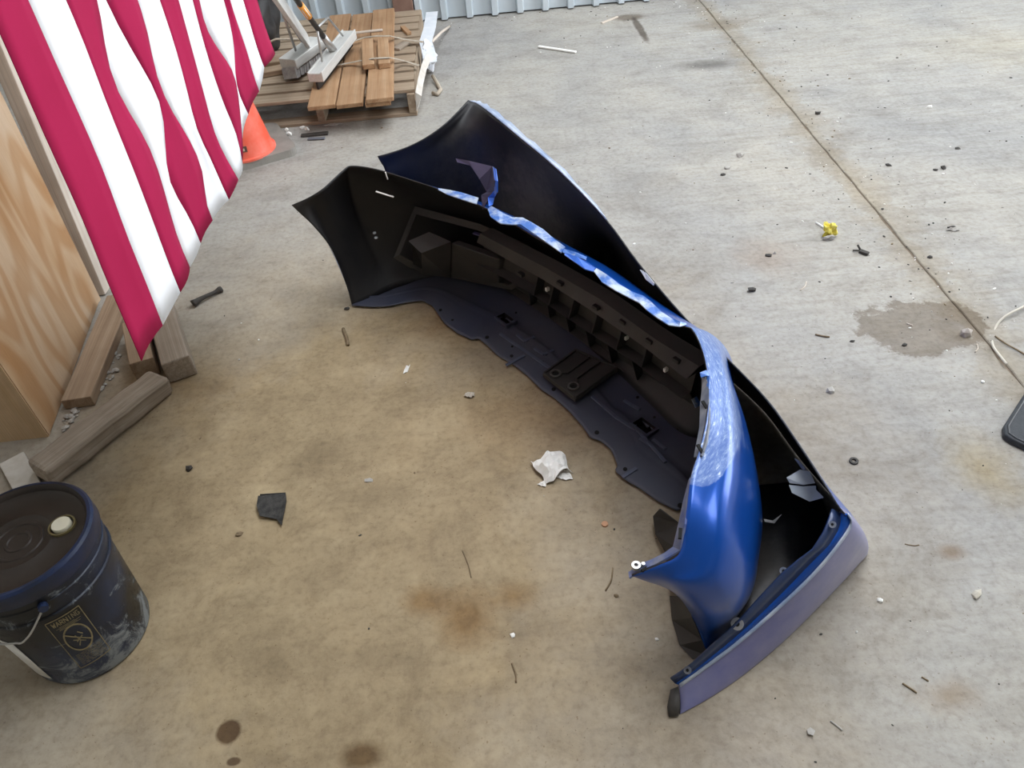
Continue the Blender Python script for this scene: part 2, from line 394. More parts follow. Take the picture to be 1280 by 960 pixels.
def pail_mat():
    m, t, b = nodes('splashed_navy_pail')
    v = mapping(t, (1, 1, 1)); n = noise_n(t, v, 15, 10, .75, .9); sep = t.nodes.new('ShaderNodeSeparateXYZ'); t.links.new(v, sep.inputs[0])
    base = noise_n(t, v, 3, 4)
    br = ramp(t, base.outputs['Fac'], [(.44, (.004, .005, .007)), (.60, (.011, .026, .070))])
    # dried pale splashes, thickest around the foot of the pail
    mr = t.nodes.new('ShaderNodeMapRange'); mr.inputs['From Min'].default_value = .0; mr.inputs['From Max'].default_value = .12; mr.inputs['To Min'].default_value = .13; mr.inputs['To Max'].default_value = 0
    t.links.new(sep.outputs[2], mr.inputs['Value'])
    ad = t.nodes.new('ShaderNodeMath'); t.links.new(n.outputs['Fac'], ad.inputs[0]); t.links.new(mr.outputs[0], ad.inputs[1])
    sp = ramp(t, ad.outputs[0], [(.55, (0,) * 3), (.60, (.35,) * 3), (.66, (.95,) * 3)])
    c = mixc(t, sp.outputs['Color'], br.outputs['Color'], (.26, .29, .31)); t.links.new(c, b.inputs['Base Color'])
    rr = ramp(t, ad.outputs[0], [(.5, (.34,) * 3), (.68, (.75,) * 3)]); t.links.new(rr.outputs['Color'], b.inputs['Roughness'])
    return m
M_pailbody = pail_mat()
M_lid = plain('brown_black_lid', (.020, .014, .011), .42, 0, (.036, .026, .020), 5, rough2=.6)
M_lidrim = plain('navy_lid_rim', (.009, .024, .085), .36, 0, (.004, .009, .024), 10, lo=.35, hi=.65)
M_gold = plain('faded_gold_print', (.30, .25, .13), .6, 0, (.16, .14, .09), 60, lo=.35, hi=.7)
M_cap = plain('cream_cap', (.74, .70, .55), .45, 0, (.80, .77, .64), 20)
M_cream = plain('olive_ring', (.15, .12, .05), .6)

# ================================================================== THE SETTING
floor = mesh_obj('floor', [(-6, -3, -.006), (9, -3, -.006), (9, 6.2, -.006), (-6, 6.2, -.006), (-6, -3, -.05), (9, -3, -.05), (9, 6.2, -.05), (-6, 6.2, -.05)],
                 [(0, 1, 2, 3), (7, 6, 5, 4), (0, 4, 5, 1), (1, 5, 6, 2), (2, 6, 7, 3), (3, 7, 4, 0)], M_joint)
tag(floor, kind='structure')
def slab(x0, x1, y0, y1):
    nx = max(2, int((y1 - y0) / .06)); rnd = random.Random(int(x0 * 100) + 5)
    xs0 = [x0 + (rnd.uniform(-.0035, .0035)) for _ in range(nx + 1)]; xs1 = [x1 + rnd.uniform(-.0035, .0035) for _ in range(nx + 1)]
    vs_, fs = [], []
    for i in range(nx + 1):
        y = y0 + (y1 - y0) * i / nx
        vs_ += [(xs0[i], y, -.02), (xs0[i], y, -.003), (xs0[i] + .003, y, 0), (xs1[i] - .003, y, 0), (xs1[i], y, -.003), (xs1[i], y, -.02)]
    for i in range(nx):
        for j in range(5): fs.append((i * 6 + j, i * 6 + j + 1, i * 6 + j + 7, i * 6 + j + 6))
    fs = flip_if([Vector(v) for v in vs_], fs, lambda p: Vector((0, 0, 1)))
    o = mesh_obj('concrete_slab', vs_, fs, M_floor, floor)
    return o
slab(-6, 1.4915, -3, 6.2); slab(1.4985, 9, -3, 6.2)

# back wall: ribbed sheet, one panel after the other
WY = 5.52
wall = mesh_obj('wall_back', [(-6, WY + .07, -.02), (9, WY + .07, -.02), (9, WY + .07, 4.6), (-6, WY + .07, 4.6), (-6, WY + .12, -.02), (9, WY + .12, -.02), (9, WY + .12, 4.6), (-6, WY + .12, 4.6)],
                [(0, 1, 2, 3), (7, 6, 5, 4), (0, 4, 5, 1), (1, 5, 6, 2), (2, 6, 7, 3), (3, 7, 4, 0)], M_metalwall)
tag(wall, kind='structure')
RIB = .172; NR = 5; PW = RIB * NR
pv, pf = [], []
prof = []
for k in range(NR):
    x = k * RIB
    prof += [(x, 0), (x + RIB - .052, 0), (x + RIB - .044, -.045), (x + RIB - .010, -.045), (x + RIB, 0)]
for (x, y) in prof: pv += [(x, y, 0), (x, y, 4.5)]
for i in range(len(prof) - 1): pf.append((2 * i, 2 * i + 2, 2 * i + 3, 2 * i + 1))
pme = bpy.data.meshes.new('wall_panel'); pme.from_pydata(pv, [], pf); pme.materials.append(M_metalwall)
X0 = -.225 - (RIB - .026) - 4 * PW
for k in range(11):
    o = bpy.data.objects.new('wall_panel', pme); COL.objects.link(o); o.parent = wall; o.location = (X0 + k * PW, WY + .03, .01)
    solidify(o, .002, 0)
for nm, vv in (('wall_left', [(-3.2, -3, 0), (-3.2, 5.6, 0), (-3.2, 5.6, 4.6), (-3.2, -3, 4.6)]),):
    o = mesh_obj(nm, vv, [(0, 1, 2, 3)], plain('left_wall_sheet', (.58, .55, .50), .7)); tag(o, kind='structure'); solidify(o, .05, 1)
M_unseen_wall = plain('unseen_wall_sheet', (.46, .43, .38), .7)  # unseen front and near right walls, added to darken light from behind
for nm, vv in (('unseen_wall_front', [(-3.2, -3, 0), (5.2, -3, 0), (5.2, -3, 4.6), (-3.2, -3, 4.6)]), ('wall_right', [(5.2, -3, 3.9), (5.2, 5.6, 3.9), (5.2, 5.6, 4.6), (5.2, -3, 4.6)]),
               ('unseen_wall_right_near', [(5.2, -3, 0), (5.2, 1.6, 0), (5.2, 1.6, 3.9), (5.2, -3, 3.9)])):
    o = mesh_obj(nm, vv, [(0, 1, 2, 3)], M_unseen_wall); tag(o, kind='structure'); solidify(o, .05, 0)
# roof with one long opening added over the shed for overhead fill
FILL_GAP = (.2, 2.4, .4, 5.0)
cv = [(-6, -3, 4.6), (9, -3, 4.6), (9, 6.2, 4.6), (-6, 6.2, 4.6), (FILL_GAP[0], FILL_GAP[2], 4.6), (FILL_GAP[1], FILL_GAP[2], 4.6), (FILL_GAP[1], FILL_GAP[3], 4.6), (FILL_GAP[0], FILL_GAP[3], 4.6)]
o = mesh_obj('ceiling', cv, [(0, 1, 5, 4), (1, 2, 6, 5), (2, 3, 7, 6), (3, 0, 4, 7)], plain('roof_sheet', (.66, .65, .62), .7)); tag(o, kind='structure'); solidify(o, .06, 1)

# ================================================================== BUMPER COVERS
TV = Vector((.837, .547, 0)); SV = Vector((.547, -.837, 0))     # front of the inner cover, and along its width
WTS = [0, .10, .26, .45, .65, .84, 1]
SHP = [0, .42, .80, 1.0, .92, .60, 0]
def prof_pts(top, bot, out, bulge, wts=WTS, shp=SHP):
    return [top.lerp(bot, w_) + out * (bulge * s_) for w_, s_ in zip(wts, shp)]
def shell(name, rows, mats, parent, nu, nv, center, th=.004):
    vs_, fs, rr = loft(rows, nu, nv)
    fs = flip_if(vs_, fs, lambda p: Vector((p.x - center.x, p.y - center.y, 0)))
    o = mesh_obj(name, vs_, fs, mats, smooth=True); adopt(o, parent); solidify(o, th, -1, 1, 1)
    return o, rr

# ---- inner cover, standing right way up
b1 = empty('bumper_cover', at(700, 430))
tag(b1, 'blue bumper cover nearest the camera, torn upper edge, dark underside tray and license bracket', 'bumper')
C1 = at(650, 470)
arch = [at(365, 256, .43), at(392, 283, .36), at(412, 308, .28), at(425, 335, .18), at(434, 360, .08), at(438, 375, .03), at(440, 382, .004)]
def st(tp, bp, out, bulge): return prof_pts(at(*tp), bp if isinstance(bp, Vector) else at(*bp), Vector(out).normalized(), bulge)
L = -SV; LF = (-SV + TV * .8); FR = TV; RF = (SV + TV * .8); R_ = SV
rows1 = [arch,
         st((385, 247, .455), (452, 378, .006), L, .035),
         st((404, 235, .475), (466, 372, .01), L, .055),
         st((428, 213, .495), (484, 364, .015), L, .075),
         st((440, 207, .50), (500, 358, .018), L, .085),
         st((470, 211, .50), (530, 350, .02), LF, .10),
         st((510, 223, .50), (570, 345, .025), LF, .11),
         st((560, 240, .50), (606, 349, .03), FR, .12),
         st((612, 262, .50), (650, 372, .03), FR, .13),
         st((670, 296, .50), (700, 406, .03), FR, .14),
         st((730, 327, .50), (760, 455, .03), FR, .14),
         st((795, 372, .50), (812, 504, .03), FR, .14),
         st((850, 404, .50), (850, 540, .03), FR, .13),
         st((866, 412, .50), at(868, 560, .03) + TV * .05, FR, .12)]
rw_top = [(866, 412, .50), (879, 440, .505), (886, 480, .51), (884, 520, .51), (875, 560, .50), (864, 595, .49), (858, 640, .465), (850, 690, .42), (822, 707, .39), (790, 720, .36)]
rw_bot = [at(868, 560, .03) + TV * .05, at(895, 565, .02) + TV * .05, at(925, 595, .02) + TV * .02, at(945, 632, .015), at(950, 672, .01), at(946, 706, .008), at(938, 745, .006), at(918, 776, .005), at(900, 803, .004), at(885, 822, .003)]
rw_out = [FR, FR + SV * .35, RF, SV + TV * .45, SV + TV * .2, SV, SV, SV, SV, SV]
rw_blg = [.10, .052, .050, .060, .078, .094, .092, .075, .045, .0]
WT2 = [0, .035, .08, .30, .55, .80, 1]; SH2 = [0, .42, .80, 1.0, .80, .36, 0]
# painted right wing is part of the same skin; the left half is seen from its unpainted inside
for tp, bp, ou, bl in list(zip(rw_top, rw_bot, rw_out, rw_blg))[1:]:
    rows1.append(prof_pts(at(*tp), bp, Vector(ou).normalized(), bl, WT2, SH2))
rows1[-1] = [at(790, 720, .36), at(806, 726, .33), at(832, 735, .27), at(850, 748, .19), at(866, 772, .11), at(877, 798, .05), at(885, 822, .003)]
def worn_blue():
    m = M_blue.copy(); m.name = 'worn_blue_paint'; t = m.node_tree; b = t.nodes['Principled BSDF']; MATS['worn'] = m
    at_ = t.nodes.new('ShaderNodeAttribute'); at_.attribute_name = 'wear'
    nz = noise_n(t, mapping(t, (1.5, 1, 6)), 14, 7, .7)
    ad = t.nodes.new('ShaderNodeMath'); ad.operation = 'MULTIPLY_ADD'; ad.inputs[1].default_value = .9; ad.inputs[2].default_value = -.45; t.links.new(nz.outputs['Fac'], ad.inputs[0])
    sm = t.nodes.new('ShaderNodeMath'); t.links.new(ad.outputs[0], sm.inputs[0]); t.links.new(at_.outputs['Fac'], sm.inputs[1])
    r1 = ramp(t, sm.outputs[0], [(.40, (0,) * 3), (.55, (.75,) * 3), (1, (1,) * 3)])
    st_ = noise_n(t, mapping(t, (3, 3, 30), rot=(.4, .2, .5)), 16, 4, .7); sc_ = ramp(t, st_.outputs['Fac'], [(.42, (.10, .17, .42)), (.60, (.20, .29, .52)), (.70, (.62, .68, .76))])
    src = b.inputs['Base Color'].links[0].from_socket
    t.links.new(mixc(t, r1.outputs['Color'], src, sc_.outputs['Color']), b.inputs['Base Color'])
    rr_ = ramp(t, r1.outputs['Color'], [(0, (.28,) * 3), (1, (.48,) * 3)]); t.links.new(rr_.outputs['Color'], b.inputs['Roughness'])
    return m
skin, rr1 = shell('skin', rows1, [worn_blue(), M_inner], b1, 6, 4, C1)
wa = skin.data.attributes.new('wear', 'FLOAT', 'POINT'); mcol = len(rr1[0])
for vi in range(len(skin.data.vertices)):      # scraped top of the right wing, bounded by its crease
    i, j = vi // mcol, vi % mcol; u = i / 6
    k = 0.0
    if 12.5 <= u <= 18.3:
        jm = 9.5 * math.sqrt(max(0, min(1, (18.2 - u) / 2.2))) 
        k = max(0, min(1, (jm - j) * .6 + .3))
        k = max(k, .55 * max(0, min(1, (17 - u))) * max(0, min(1, (15 - j) / 6)))
    wa.data[vi].value = k
skin['label'] = 'blue painted bumper skin, black inside'

# torn, scratched paint lip along the upper edge
lip_pts = [(548, 236, .505, 2), (560, 240, .505, 6), (575, 244, .51, 8), (597, 251, .51, 8)]
def lip(name, pts, mat, zoff=.004):
    vs_, fs = [], []
    for i, (x, y, z, wd) in enumerate(pts):
        x2, y2 = pts[min(i + 1, len(pts) - 1)][:2]; x1, y1 = pts[max(i - 1, 0)][:2]
        dx, dy = x2 - x1, y2 - y1; l = math.hypot(dx, dy); nx_, ny_ = -dy / l, dx / l
        if ny_ > 0: nx_, ny_ = -nx_, -ny_
        a = at(x - nx_ * wd * .5, y - ny_ * wd * .5, z + zoff); c = at(x + nx_ * wd * .5, y + ny_ * wd * .5, z + zoff + .004 * math.sin(i * 1.7))
        vs_ += [a, c]
    for i in range(len(pts) - 1): fs.append((2 * i, 2 * i + 1, 2 * i + 3, 2 * i + 2))
    fs = flip_if([Vector(v) for v in vs_], fs, lambda p: Vector((0, 0, 1)))
    o = mesh_obj(name, vs_, fs, mat, smooth=False); adopt(o, b1); solidify(o, .003, -1)
    return o
o = lip('paint_lip', lip_pts, M_lip); o['label'] = 'scratched pale blue strip of the torn upper edge'
lip('paint_lip', [(612, 259, .51, 6), (617, 266, .51, 12), (628, 273, .512, 13), (640, 276, .512, 9), (652, 276, .51, 9), (662, 282, .51, 10), (676, 291, .51, 11), (690, 302, .51, 9), (704, 312, .51, 9)], M_lip)
lip('paint_lip', [(704, 313, .51, 5), (718, 317, .512, 5), (733, 323, .512, 4)], M_lip)
lip('paint_lip', [(706, 317, .51, 3), (720, 324, .51, 7), (733, 333, .508, 7), (743, 337, .508, 5)], M_bluelip)
lip('paint_lip', [(744, 337, .51, 5), (756, 348, .51, 11), (772, 359, .51, 9), (788, 368, .51, 8), (802, 374, .51, 10), (812, 383, .51, 11), (824, 393, .51, 9), (838, 402, .51, 9), (850, 405, .51, 6), (858, 405, .51, 2)], M_lip)
# twisted bracket strip standing up from the upper edge
def strip3(name, quads, mat, parent, th=.004, smooth=False):
    vs_, fs = [], []
    for a, c in quads: vs_ += [a, c]
    for i in range(len(quads) - 1): fs.append((2 * i, 2 * i + 1, 2 * i + 3, 2 * i + 2))
    o = mesh_obj(name, vs_, fs, mat, smooth=smooth); adopt(o, parent); solidify(o, th, 0); return o
o = strip3('torn_bracket', [(at(570, 198, .58), at(572, 203, .575)), (at(586, 201, .59), at(588, 207, .58)), (at(616, 208, .60), at(600, 224, .565)),
                        (at(619, 226, .58), at(609, 240, .53)), (at(619, 240, .545), at(602, 244, .52)), (at(610, 250, .515), at(604, 262, .49))], plain('bracket_grey_violet', (.035, .033, .07), .45, 0, (.06, .05, .11), 8), b1, .004)
o['label'] = 'twisted grey-violet bracket torn up from the edge'
strip3('blue_edge', [(at(617, 209, .602), at(620, 211, .602)), (at(618, 225, .58), at(622, 226, .58)), (at(618, 238, .55), at(622, 240, .55)),
                     (at(610, 247, .525), at(618, 247, .525)), (at(611, 258, .512), at(616, 256, .512))], M_bluelip, b1, .003)

# under tray: plate from the foot of the wall to its torn rear edge
base_l = [at(*p) for p in ((446, 372, .012), (490, 362, .02), (530, 352, .03), (570, 348, .034), (606, 351, .036), (650, 374, .036), (700, 408, .036), (760, 457, .036), (812, 506, .036), (850, 542, .036), (872, 563, .03), (884, 600, .02))]
edge_l = [at(x, y, .006) for x, y in ((440, 383), (465, 385), (487, 384), (510, 379), (528, 377), (541, 384), (549, 396), (556, 406), (572, 418), (590, 426), (598, 424), (610, 434), (622, 446), (640, 456), (658, 470), (676, 488), (692, 498), (712, 516), (728, 534), (738, 549), (750, 552), (764, 564), (772, 584), (768, 590), (784, 603), (800, 612), (822, 628), (846, 640), (862, 632))]
base_l = [p + TV * .03 - SV * (.03 if i < 4 else 0) for i, p in enumerate(base_l)]
NU, NV = 120, 22
vs_, fs = [], []
hole_rects = [((632, 400), 10, 7), ((805, 534), 12, 9)]
def proj_px(p):
    q = p - Vector((0, 0, HCAM)); d = q.dot(FW)
    return 640 + F * q.dot(RT) / d, 480 - F * q.dot(UP) / d
for i in range(NU + 1):
    a, c = poly_at(base_l, i / NU), poly_at(edge_l, i / NU)
    for j in range(NV + 1):
        k = j / NV; p = a.lerp(c, k)
        p.z += .010 * math.exp(-((k - .55) / .05) ** 2) + (.006 if k > .62 else 0)     # pressed rib along the tray
        vs_.append(p)
hc = [(at(632, 400, .03), SV, TV, .026, .014), (at(805, 534, .03), SV, TV, .026, .016)]
for i in range(NU):
    for j in range(NV):
        f = (i * (NV + 1) + j, i * (NV + 1) + j + 1, (i + 1) * (NV + 1) + j + 1, (i + 1) * (NV + 1) + j)
        cen = sum((vs_[q] for q in f), Vector()) / 4
        if any(abs((cen - h).dot(u)) < hw and abs((cen - h).dot(v)) < hh for h, u, v, hw, hh in hc): continue
        fs.append(f)
fs = flip_if(vs_, fs, lambda p: Vector((0, 0, 1)))
tray = mesh_obj('under_tray', vs_, fs, M_tray, smooth=True); adopt(tray, b1); solidify(tray, .003, -1)
tray['label'] = 'dark slate plastic under tray with a torn rear edge'
for h, u, v, hw, hh in hc:      # raised frame and dark well under each opening
    z = h.z
    ring = []
    for sx, sy in ((-1, -1), (1, -1), (1, 1), (-1, 1)):
        ring.append((h + u * sx * (hw + .002) + v * sy * (hh + .002), h + u * sx * (hw + .010) + v * sy * (hh + .008)))
    V2, F2 = [], []
    for a, c in ring: V2 += [Vector((a.x, a.y, z + .008)), Vector((c.x, c.y, z + .008)), Vector((c.x, c.y, z - .006)), Vector((a.x, a.y, .004))]
    for i in range(4):
        n_ = (i + 1) % 4
        for j in range(4): F2.append((i * 4 + j, n_ * 4 + j, n_ * 4 + (j + 1) % 4, i * 4 + (j + 1) % 4))
    F2.append((3, 7, 11, 15))
    o = mesh_obj('opening_frame', V2, F2, [M_tray, M_hole], mi=[0 if (i % 4) in (0, 1) else 1 for i in range(16)] + [1]); adopt(o, b1)
# screw holes and stiffener bars on the tray
def disc(name, c, r, th, mat, parent, n=14, z0=None):
    bm = bmesh.new(); bmesh.ops.create_cone(bm, cap_ends=True, segments=n, radius1=r, radius2=r * .92, depth=th)
    o = bm_obj(name, bm, mat, loc=c); adopt(o, parent); return o
def ring_(name, c, r0, r1, th, mat, parent, n=20, tilt=None):
    vs2, fs2 = [], []
    for j in range(n):
        t_ = 2 * math.pi * j / n; cs, sn = math.cos(t_), math.sin(t_)
        vs2 += [(r1 * cs, r1 * sn, 0), (r1 * cs, r1 * sn, th), (r0 * cs, r0 * sn, th), (r0 * cs, r0 * sn, 0)]
    for j in range(n):
        k = (j + 1) % n
        for q in range(4): fs2.append((j * 4 + q, k * 4 + q, k * 4 + (q + 1) % 4, j * 4 + (q + 1) % 4))
    o = mesh_obj(name, vs2, fs2, mat, loc=c)
    if tilt: o.rotation_euler = Vector(tilt).to_track_quat('Z', 'Y').to_euler()
    adopt(o, parent); return o
for (x, y, r) in ((541, 386, .006), (565, 396, .005), (591, 428, .007), (627, 447, .006), (680, 490, .007), (740, 540, .007), (775, 585, .006), (843, 633, .008), (742, 472, .004), (797, 497, .005), (818, 522, .004), (848, 537, .006), (640, 430, .004), (678, 450, .004), (645, 390, .004)):
    p = at(x, y, .03); p.z = .031 if y < 0 else .031
    # rest on the tray: pick the nearest tray vertex height
    q = min((v for vi, v in enumerate(vs_) if vi % (NV + 1) <= NV - 2), key=lambda v: (v.x - p.x) ** 2 + (v.y - p.y) ** 2)
    if (Vector((q.x, q.y, 0)) - Vector((p.x, p.y, 0))).length > .008: p.x, p.y = q.x, q.y
    disc('screw_hole', Vector((p.x, p.y, q.z + .001)), r, .003, M_hole, b1, 12)
M_stiff = plain('slate_plastic_bar', (.075, .090, .15), .4, 0, (.11, .12, .17), 20)
def tray_z(p): return min(vs_, key=lambda v: (v.x - p.x) ** 2 + (v.y - p.y) ** 2).z
def tray_bar(x0, y0, x1, y1, wd=.010, th=.006, mat=None):
    a, c = at(x0, y0, .03), at(x1, y1, .03); a.z = tray_z(a) + th * .8; c.z = tray_z(c) + th * .8
    return board('stiffener', a, c, wd, th, mat or M_stiff, b1, bev=.001)
for bar_ in ((646, 417, 656, 425), (656, 425, 668, 420), (668, 434, 680, 442), (680, 442, 692, 436), (632, 452, 656, 441), (740, 494, 770, 520), (770, 520, 800, 540), (800, 540, 832, 578), (780, 500, 800, 512), (816, 548, 832, 560), (800, 548, 812, 556), (778, 592, 796, 582), (625, 415, 690, 460)):
    tray_bar(*bar_)

M_ringgrey = plain('ring_grey_plastic', (.09, .085, .08), .5)
# licence plate bracket on the tray
bc = [at(678, 467, .045), at(719, 437, .052), at(773, 460, .055), at(719, 499, .045)]
V2 = [p.copy() for p in bc] + [p - Vector((0, 0, .014)) for p in bc]
lb = mesh_obj('license_bracket', V2, [(3, 2, 1, 0), (4, 5, 6, 7), (0, 1, 5, 4), (1, 2, 6, 5), (2, 3, 7, 6), (3, 0, 4, 7)], M_inner_dusty); adopt(lb, b1); bevel(lb, .003)
lb['label'] = 'black rectangular license bracket with two round holes'
def bq(u, v): return bc[0].lerp(bc[1], u).lerp(bc[3].lerp(bc[2], u), v)
def sub_board(a, c, wd, th, nm='bracket_rib'):
    board(nm, a + Vector((0, 0, th)), c + Vector((0, 0, th)), wd, th, M_inner_dusty, b1, bev=.001)
for a, c in (((.02, .03), (.98, .03)), ((.02, .97), (.98, .97)), ((.02, .03), (.02, .97)), ((.98, .03), (.98, .97)), ((.35, .38), (.95, .38)), ((.35, .62), (.95, .62)), ((.35, .38), (.28, .30)), ((.35, .62), (.28, .72))):
    sub_board(bq(*a), bq(*c), .006, .006)
for u, v in ((.17, .22), (.17, .74)):
    p = bq(u, v); ring_('bracket_ring', p, .012, .018, .007, M_ringgrey, b1); disc('bracket_hole', p + Vector((0, 0, .001)), .012, .003, M_hole, b1, 18)

# inner grille beam: stepped rails with upright ribs between them
def ln(pts, z, dt=0): return [at(x, y, z) + TV * dt for x, y in pts]
U0 = [(600, 292), (640, 313), (681, 334), (750, 374), (819, 424), (874, 458)]
U1 = [(596, 303), (640, 328), (678, 349), (737, 387), (800, 430), (858, 474)]
U3 = [(592, 326), (640, 352), (672, 371), (731, 411), (794, 452), (852, 497)]
U4 = [(588, 342), (612, 350), (655, 376), (703, 409), (762, 452), (825, 497), (868, 530)]
Ls = [ln(U0, .335, .05), ln(U0, .32), ln(U1, .285), ln(U1, .275, .035), ln(U3, .185, .035), ln(U3, .18, -.004), ln(U3, .165, .0), ln(U3, .155, .03), ln(U4, .055, .03), ln(U4, .045)]
NG = 26
rowsg = [[poly_at(l, i / NG) for l in Ls] for i in range(NG + 1)]
vg, fg_, _ = loft(rowsg)
fg_ = flip_if(vg, fg_, lambda p: -TV)
gb = mesh_obj('grille_beam', vg, fg_, M_inner_dusty); adopt(gb, b1); solidify(gb, .003, -1)
gb['label'] = 'dusty black ribbed beam along the inside'
def rib(l0, l1, f, depth=.035):
    a, c = poly_at(Ls[l0], f), poly_at(Ls[l1], f)
    d = TV * depth; s_ = SV * .002
    V3 = [a - s_, a + s_, c + s_, c - s_]; V3 += [v + d for v in V3]
    o = mesh_obj('rib', V3, [(3, 2, 1, 0), (4, 5, 6, 7), (0, 1, 5, 4), (1, 2, 6, 5), (2, 3, 7, 6), (3, 0, 4, 7)], M_inner); adopt(o, b1)
for f in (.32, .40, .50, .61, .72, .83): rib(2, 5, f)
for f in (.29, .385, .48, .575, .675, .78): rib(6, 9, f)
# pale clips left on the beam
for (x, y, z, sx) in ((829, 462, .235, .008), (780, 422, .24, .007), (681, 361, .24, .009)):
    p = at(x, y, z) + TV * .01
    o = board('clip', p - SV * sx * .5, p + SV * sx * .5, .012, .012, M_labelw, b1, bev=.001)
for (x, y) in ((651, 341), (700, 352), (745, 382), (779, 400), (812, 424), (846, 448)):
    p = at(x, y, .312); board('clip_block', p - SV * .01, p + SV * .012, .014, .010, M_inner, b1, bev=.001)
p = at(868, 497, .14); board('blue_tab', p, p + SV * .018 - Vector((0, 0, .02)), .02, .003, M_lip, b1, bev=0)

# fog lamp housing moulded on the left of the inside
def pxz(l): return [at(*p) for p in l]
hv = pxz([(492, 322, .15), (519, 258, .30), (600, 280, .30), (660, 306, .30), (690, 335, .26), (640, 362, .08), (560, 346, .05), (512, 334, .10)])
hv2 = [v + (TV * .05 + Vector((0, 0, -.0))) for v in hv]
V2 = hv2 + [v + TV * .06 - Vector((0, 0, .01)) for v in hv]
o = None
inn = pxz([(500, 318, .16), (521, 268, .28), (598, 288, .28), (655, 313, .28), (680, 337, .25), (636, 356, .10), (562, 340, .07), (518, 328, .12)])
V2 = hv + inn; F2 = [(i, (i + 1) % 8, 8 + (i + 1) % 8, 8 + i) for i in range(8)]
F2 = flip_if(V2, F2, lambda p: -TV + Vector((0, 0, .3)))
o = mesh_obj('lamp_frame', V2, F2, M_inner_dusty); adopt(o, b1); solidify(o, .006, 0)
bv = pxz([(511, 303, .26), (536, 290, .28), (562, 302, .265), (527, 316, .24), (513, 330, .12), (560, 342, .08), (529, 340, .08)])
# box duct: lid, front and side; its mouth is open to the left
duct_top = [at(511, 302, .26), at(536, 291, .28), at(563, 302, .27), at(527, 316, .245)]
duct_low = [at(513, 332, .11), at(540, 312, .12) + TV * .08, at(562, 346, .06), at(528, 342, .07)]
V2 = duct_top + duct_low
o = mesh_obj('lamp_duct', V2, [(0, 1, 2, 3), (3, 2, 6, 7), (1, 5, 6, 2), (4, 7, 6, 5)], M_inner_dusty); adopt(o, b1); solidify(o, .004, -1); o['label'] = 'boxy fog lamp duct with a dark open mouth'
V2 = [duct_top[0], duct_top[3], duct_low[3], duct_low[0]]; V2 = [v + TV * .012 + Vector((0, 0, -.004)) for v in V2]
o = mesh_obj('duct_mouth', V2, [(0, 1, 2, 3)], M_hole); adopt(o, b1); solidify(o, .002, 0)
pl = [at(564, 304, .255), at(625, 325, .24), at(622, 357, .08), at(563, 344, .07)]
V2 = pl + [v + TV * .03 for v in pl]
o = mesh_obj('duct_wall', V2, [(0, 1, 2, 3), (7, 6, 5, 4), (0, 4, 5, 1), (1, 5, 6, 2), (2, 6, 7, 3), (3, 7, 4, 0)], M_inner_dusty); adopt(o, b1); bevel(o, .004)
board('trim_strip', at(592, 290, .30), at(616, 298, .30), .012, .006, plain('violet_strip', (.05, .045, .13), .4), b1, bev=.001)
for a, c in (((470, 239, .44), (492, 246, .43)), ):
    board('pale_scratch', at(*a), at(*c), .006, .002, M_paper, b1, bev=0)
board('torn_tag', at(482, 215, .505), at(485, 224, .48), .006, .002, M_paper, b1, bev=0)
for x, y, z in ((468, 291, .25), (470, 297, .24)):
    p = at(x, y, z); disc('drip', p, .006, .004, M_pale, b1, 10)

# flange with slots along the upper edge of the painted wing
fl = [((881, 468, .505), (878, 472, .49)), ((886, 480, .508), (878, 488, .49)), ((887, 500, .51), (876, 505, .49)), ((887, 530, .508), (875, 535, .488)), ((884, 552, .505), (871, 556, .485)), ((878, 570, .50), (868, 572, .482))]
o = strip3('slotted_flange', [(at(*a), at(*c)) for a, c in fl], M_flange, b1, .004); o['label'] = 'dusty grey slotted mounting flange'
for (x, y, z) in ((881, 507, .503), (875, 562, .498)):
    p = at(x, y, z); board('slot', p + Vector((-.002, .011, .004)), p + Vector((.002, -.011, .004)), .006, .004, M_hole, b1, bev=0)
fl = [((864, 597, .488), (862, 600, .47)), ((860, 625, .472), (855, 626, .45)), ((857, 655, .455), (849, 655, .43)), ((851, 688, .422), (842, 684, .405)), ((835, 698, .405), (831, 692, .392)), ((818, 707, .385), (815, 700, .375)), ((800, 714, .365), (798, 707, .36)), ((787, 723, .355), (786, 716, .352))]
o = strip3('arch_flange', [(at(*a), at(*c)) for a, c in fl], plain('worn_blue_flange', (.06, .10, .30), .45, .2, (.22, .24, .32), 30), b1, .004); o['label'] = 'worn blue flange running out to the wing tip'
for (x, y, z) in ((850, 668, .447), (808, 711, .372)):
    p = at(x, y, z); d = Vector((.003, .011, .005)) if x > 830 else Vector((.010, .005, .005))
    board('slot', p + d, p + Vector((-d.x, -d.y, .004)), .006, .004, M_hole, b1, bev=0)
ring_('clip_nut', at(795, 709, .366), .004, .009, .008, M_steel, b1); disc('clip_pin', at(804, 706, .372), .004, .01, M_steel, b1)
p = at(881, 468, .51); strip3('torn_tab', [(at(875, 466, .512), at(876, 472, .508)), (at(883, 463, .515), at(884, 470, .512)), (at(887, 470, .512), at(884, 476, .505)), (at(887, 486, .51), at(884, 486, .505))], M_lip, b1, .003)
# scuffed pale band on top of the wing
def wing_pt(u, v):
    """u along the wing rows, v down from the upper edge (fractions of the skin)"""
    i = u * (len(rr1) - 1); j = v * (len(rr1[0]) - 1); i0, j0 = min(int(i), len(rr1) - 2), min(int(j), len(rr1[0]) - 2)
    a = rr1[i0][j0].lerp(rr1[i0 + 1][j0], i - i0); c = rr1[i0][j0 + 1].lerp(rr1[i0 + 1][j0 + 1], i - i0)
    return a.lerp(c, j - j0)
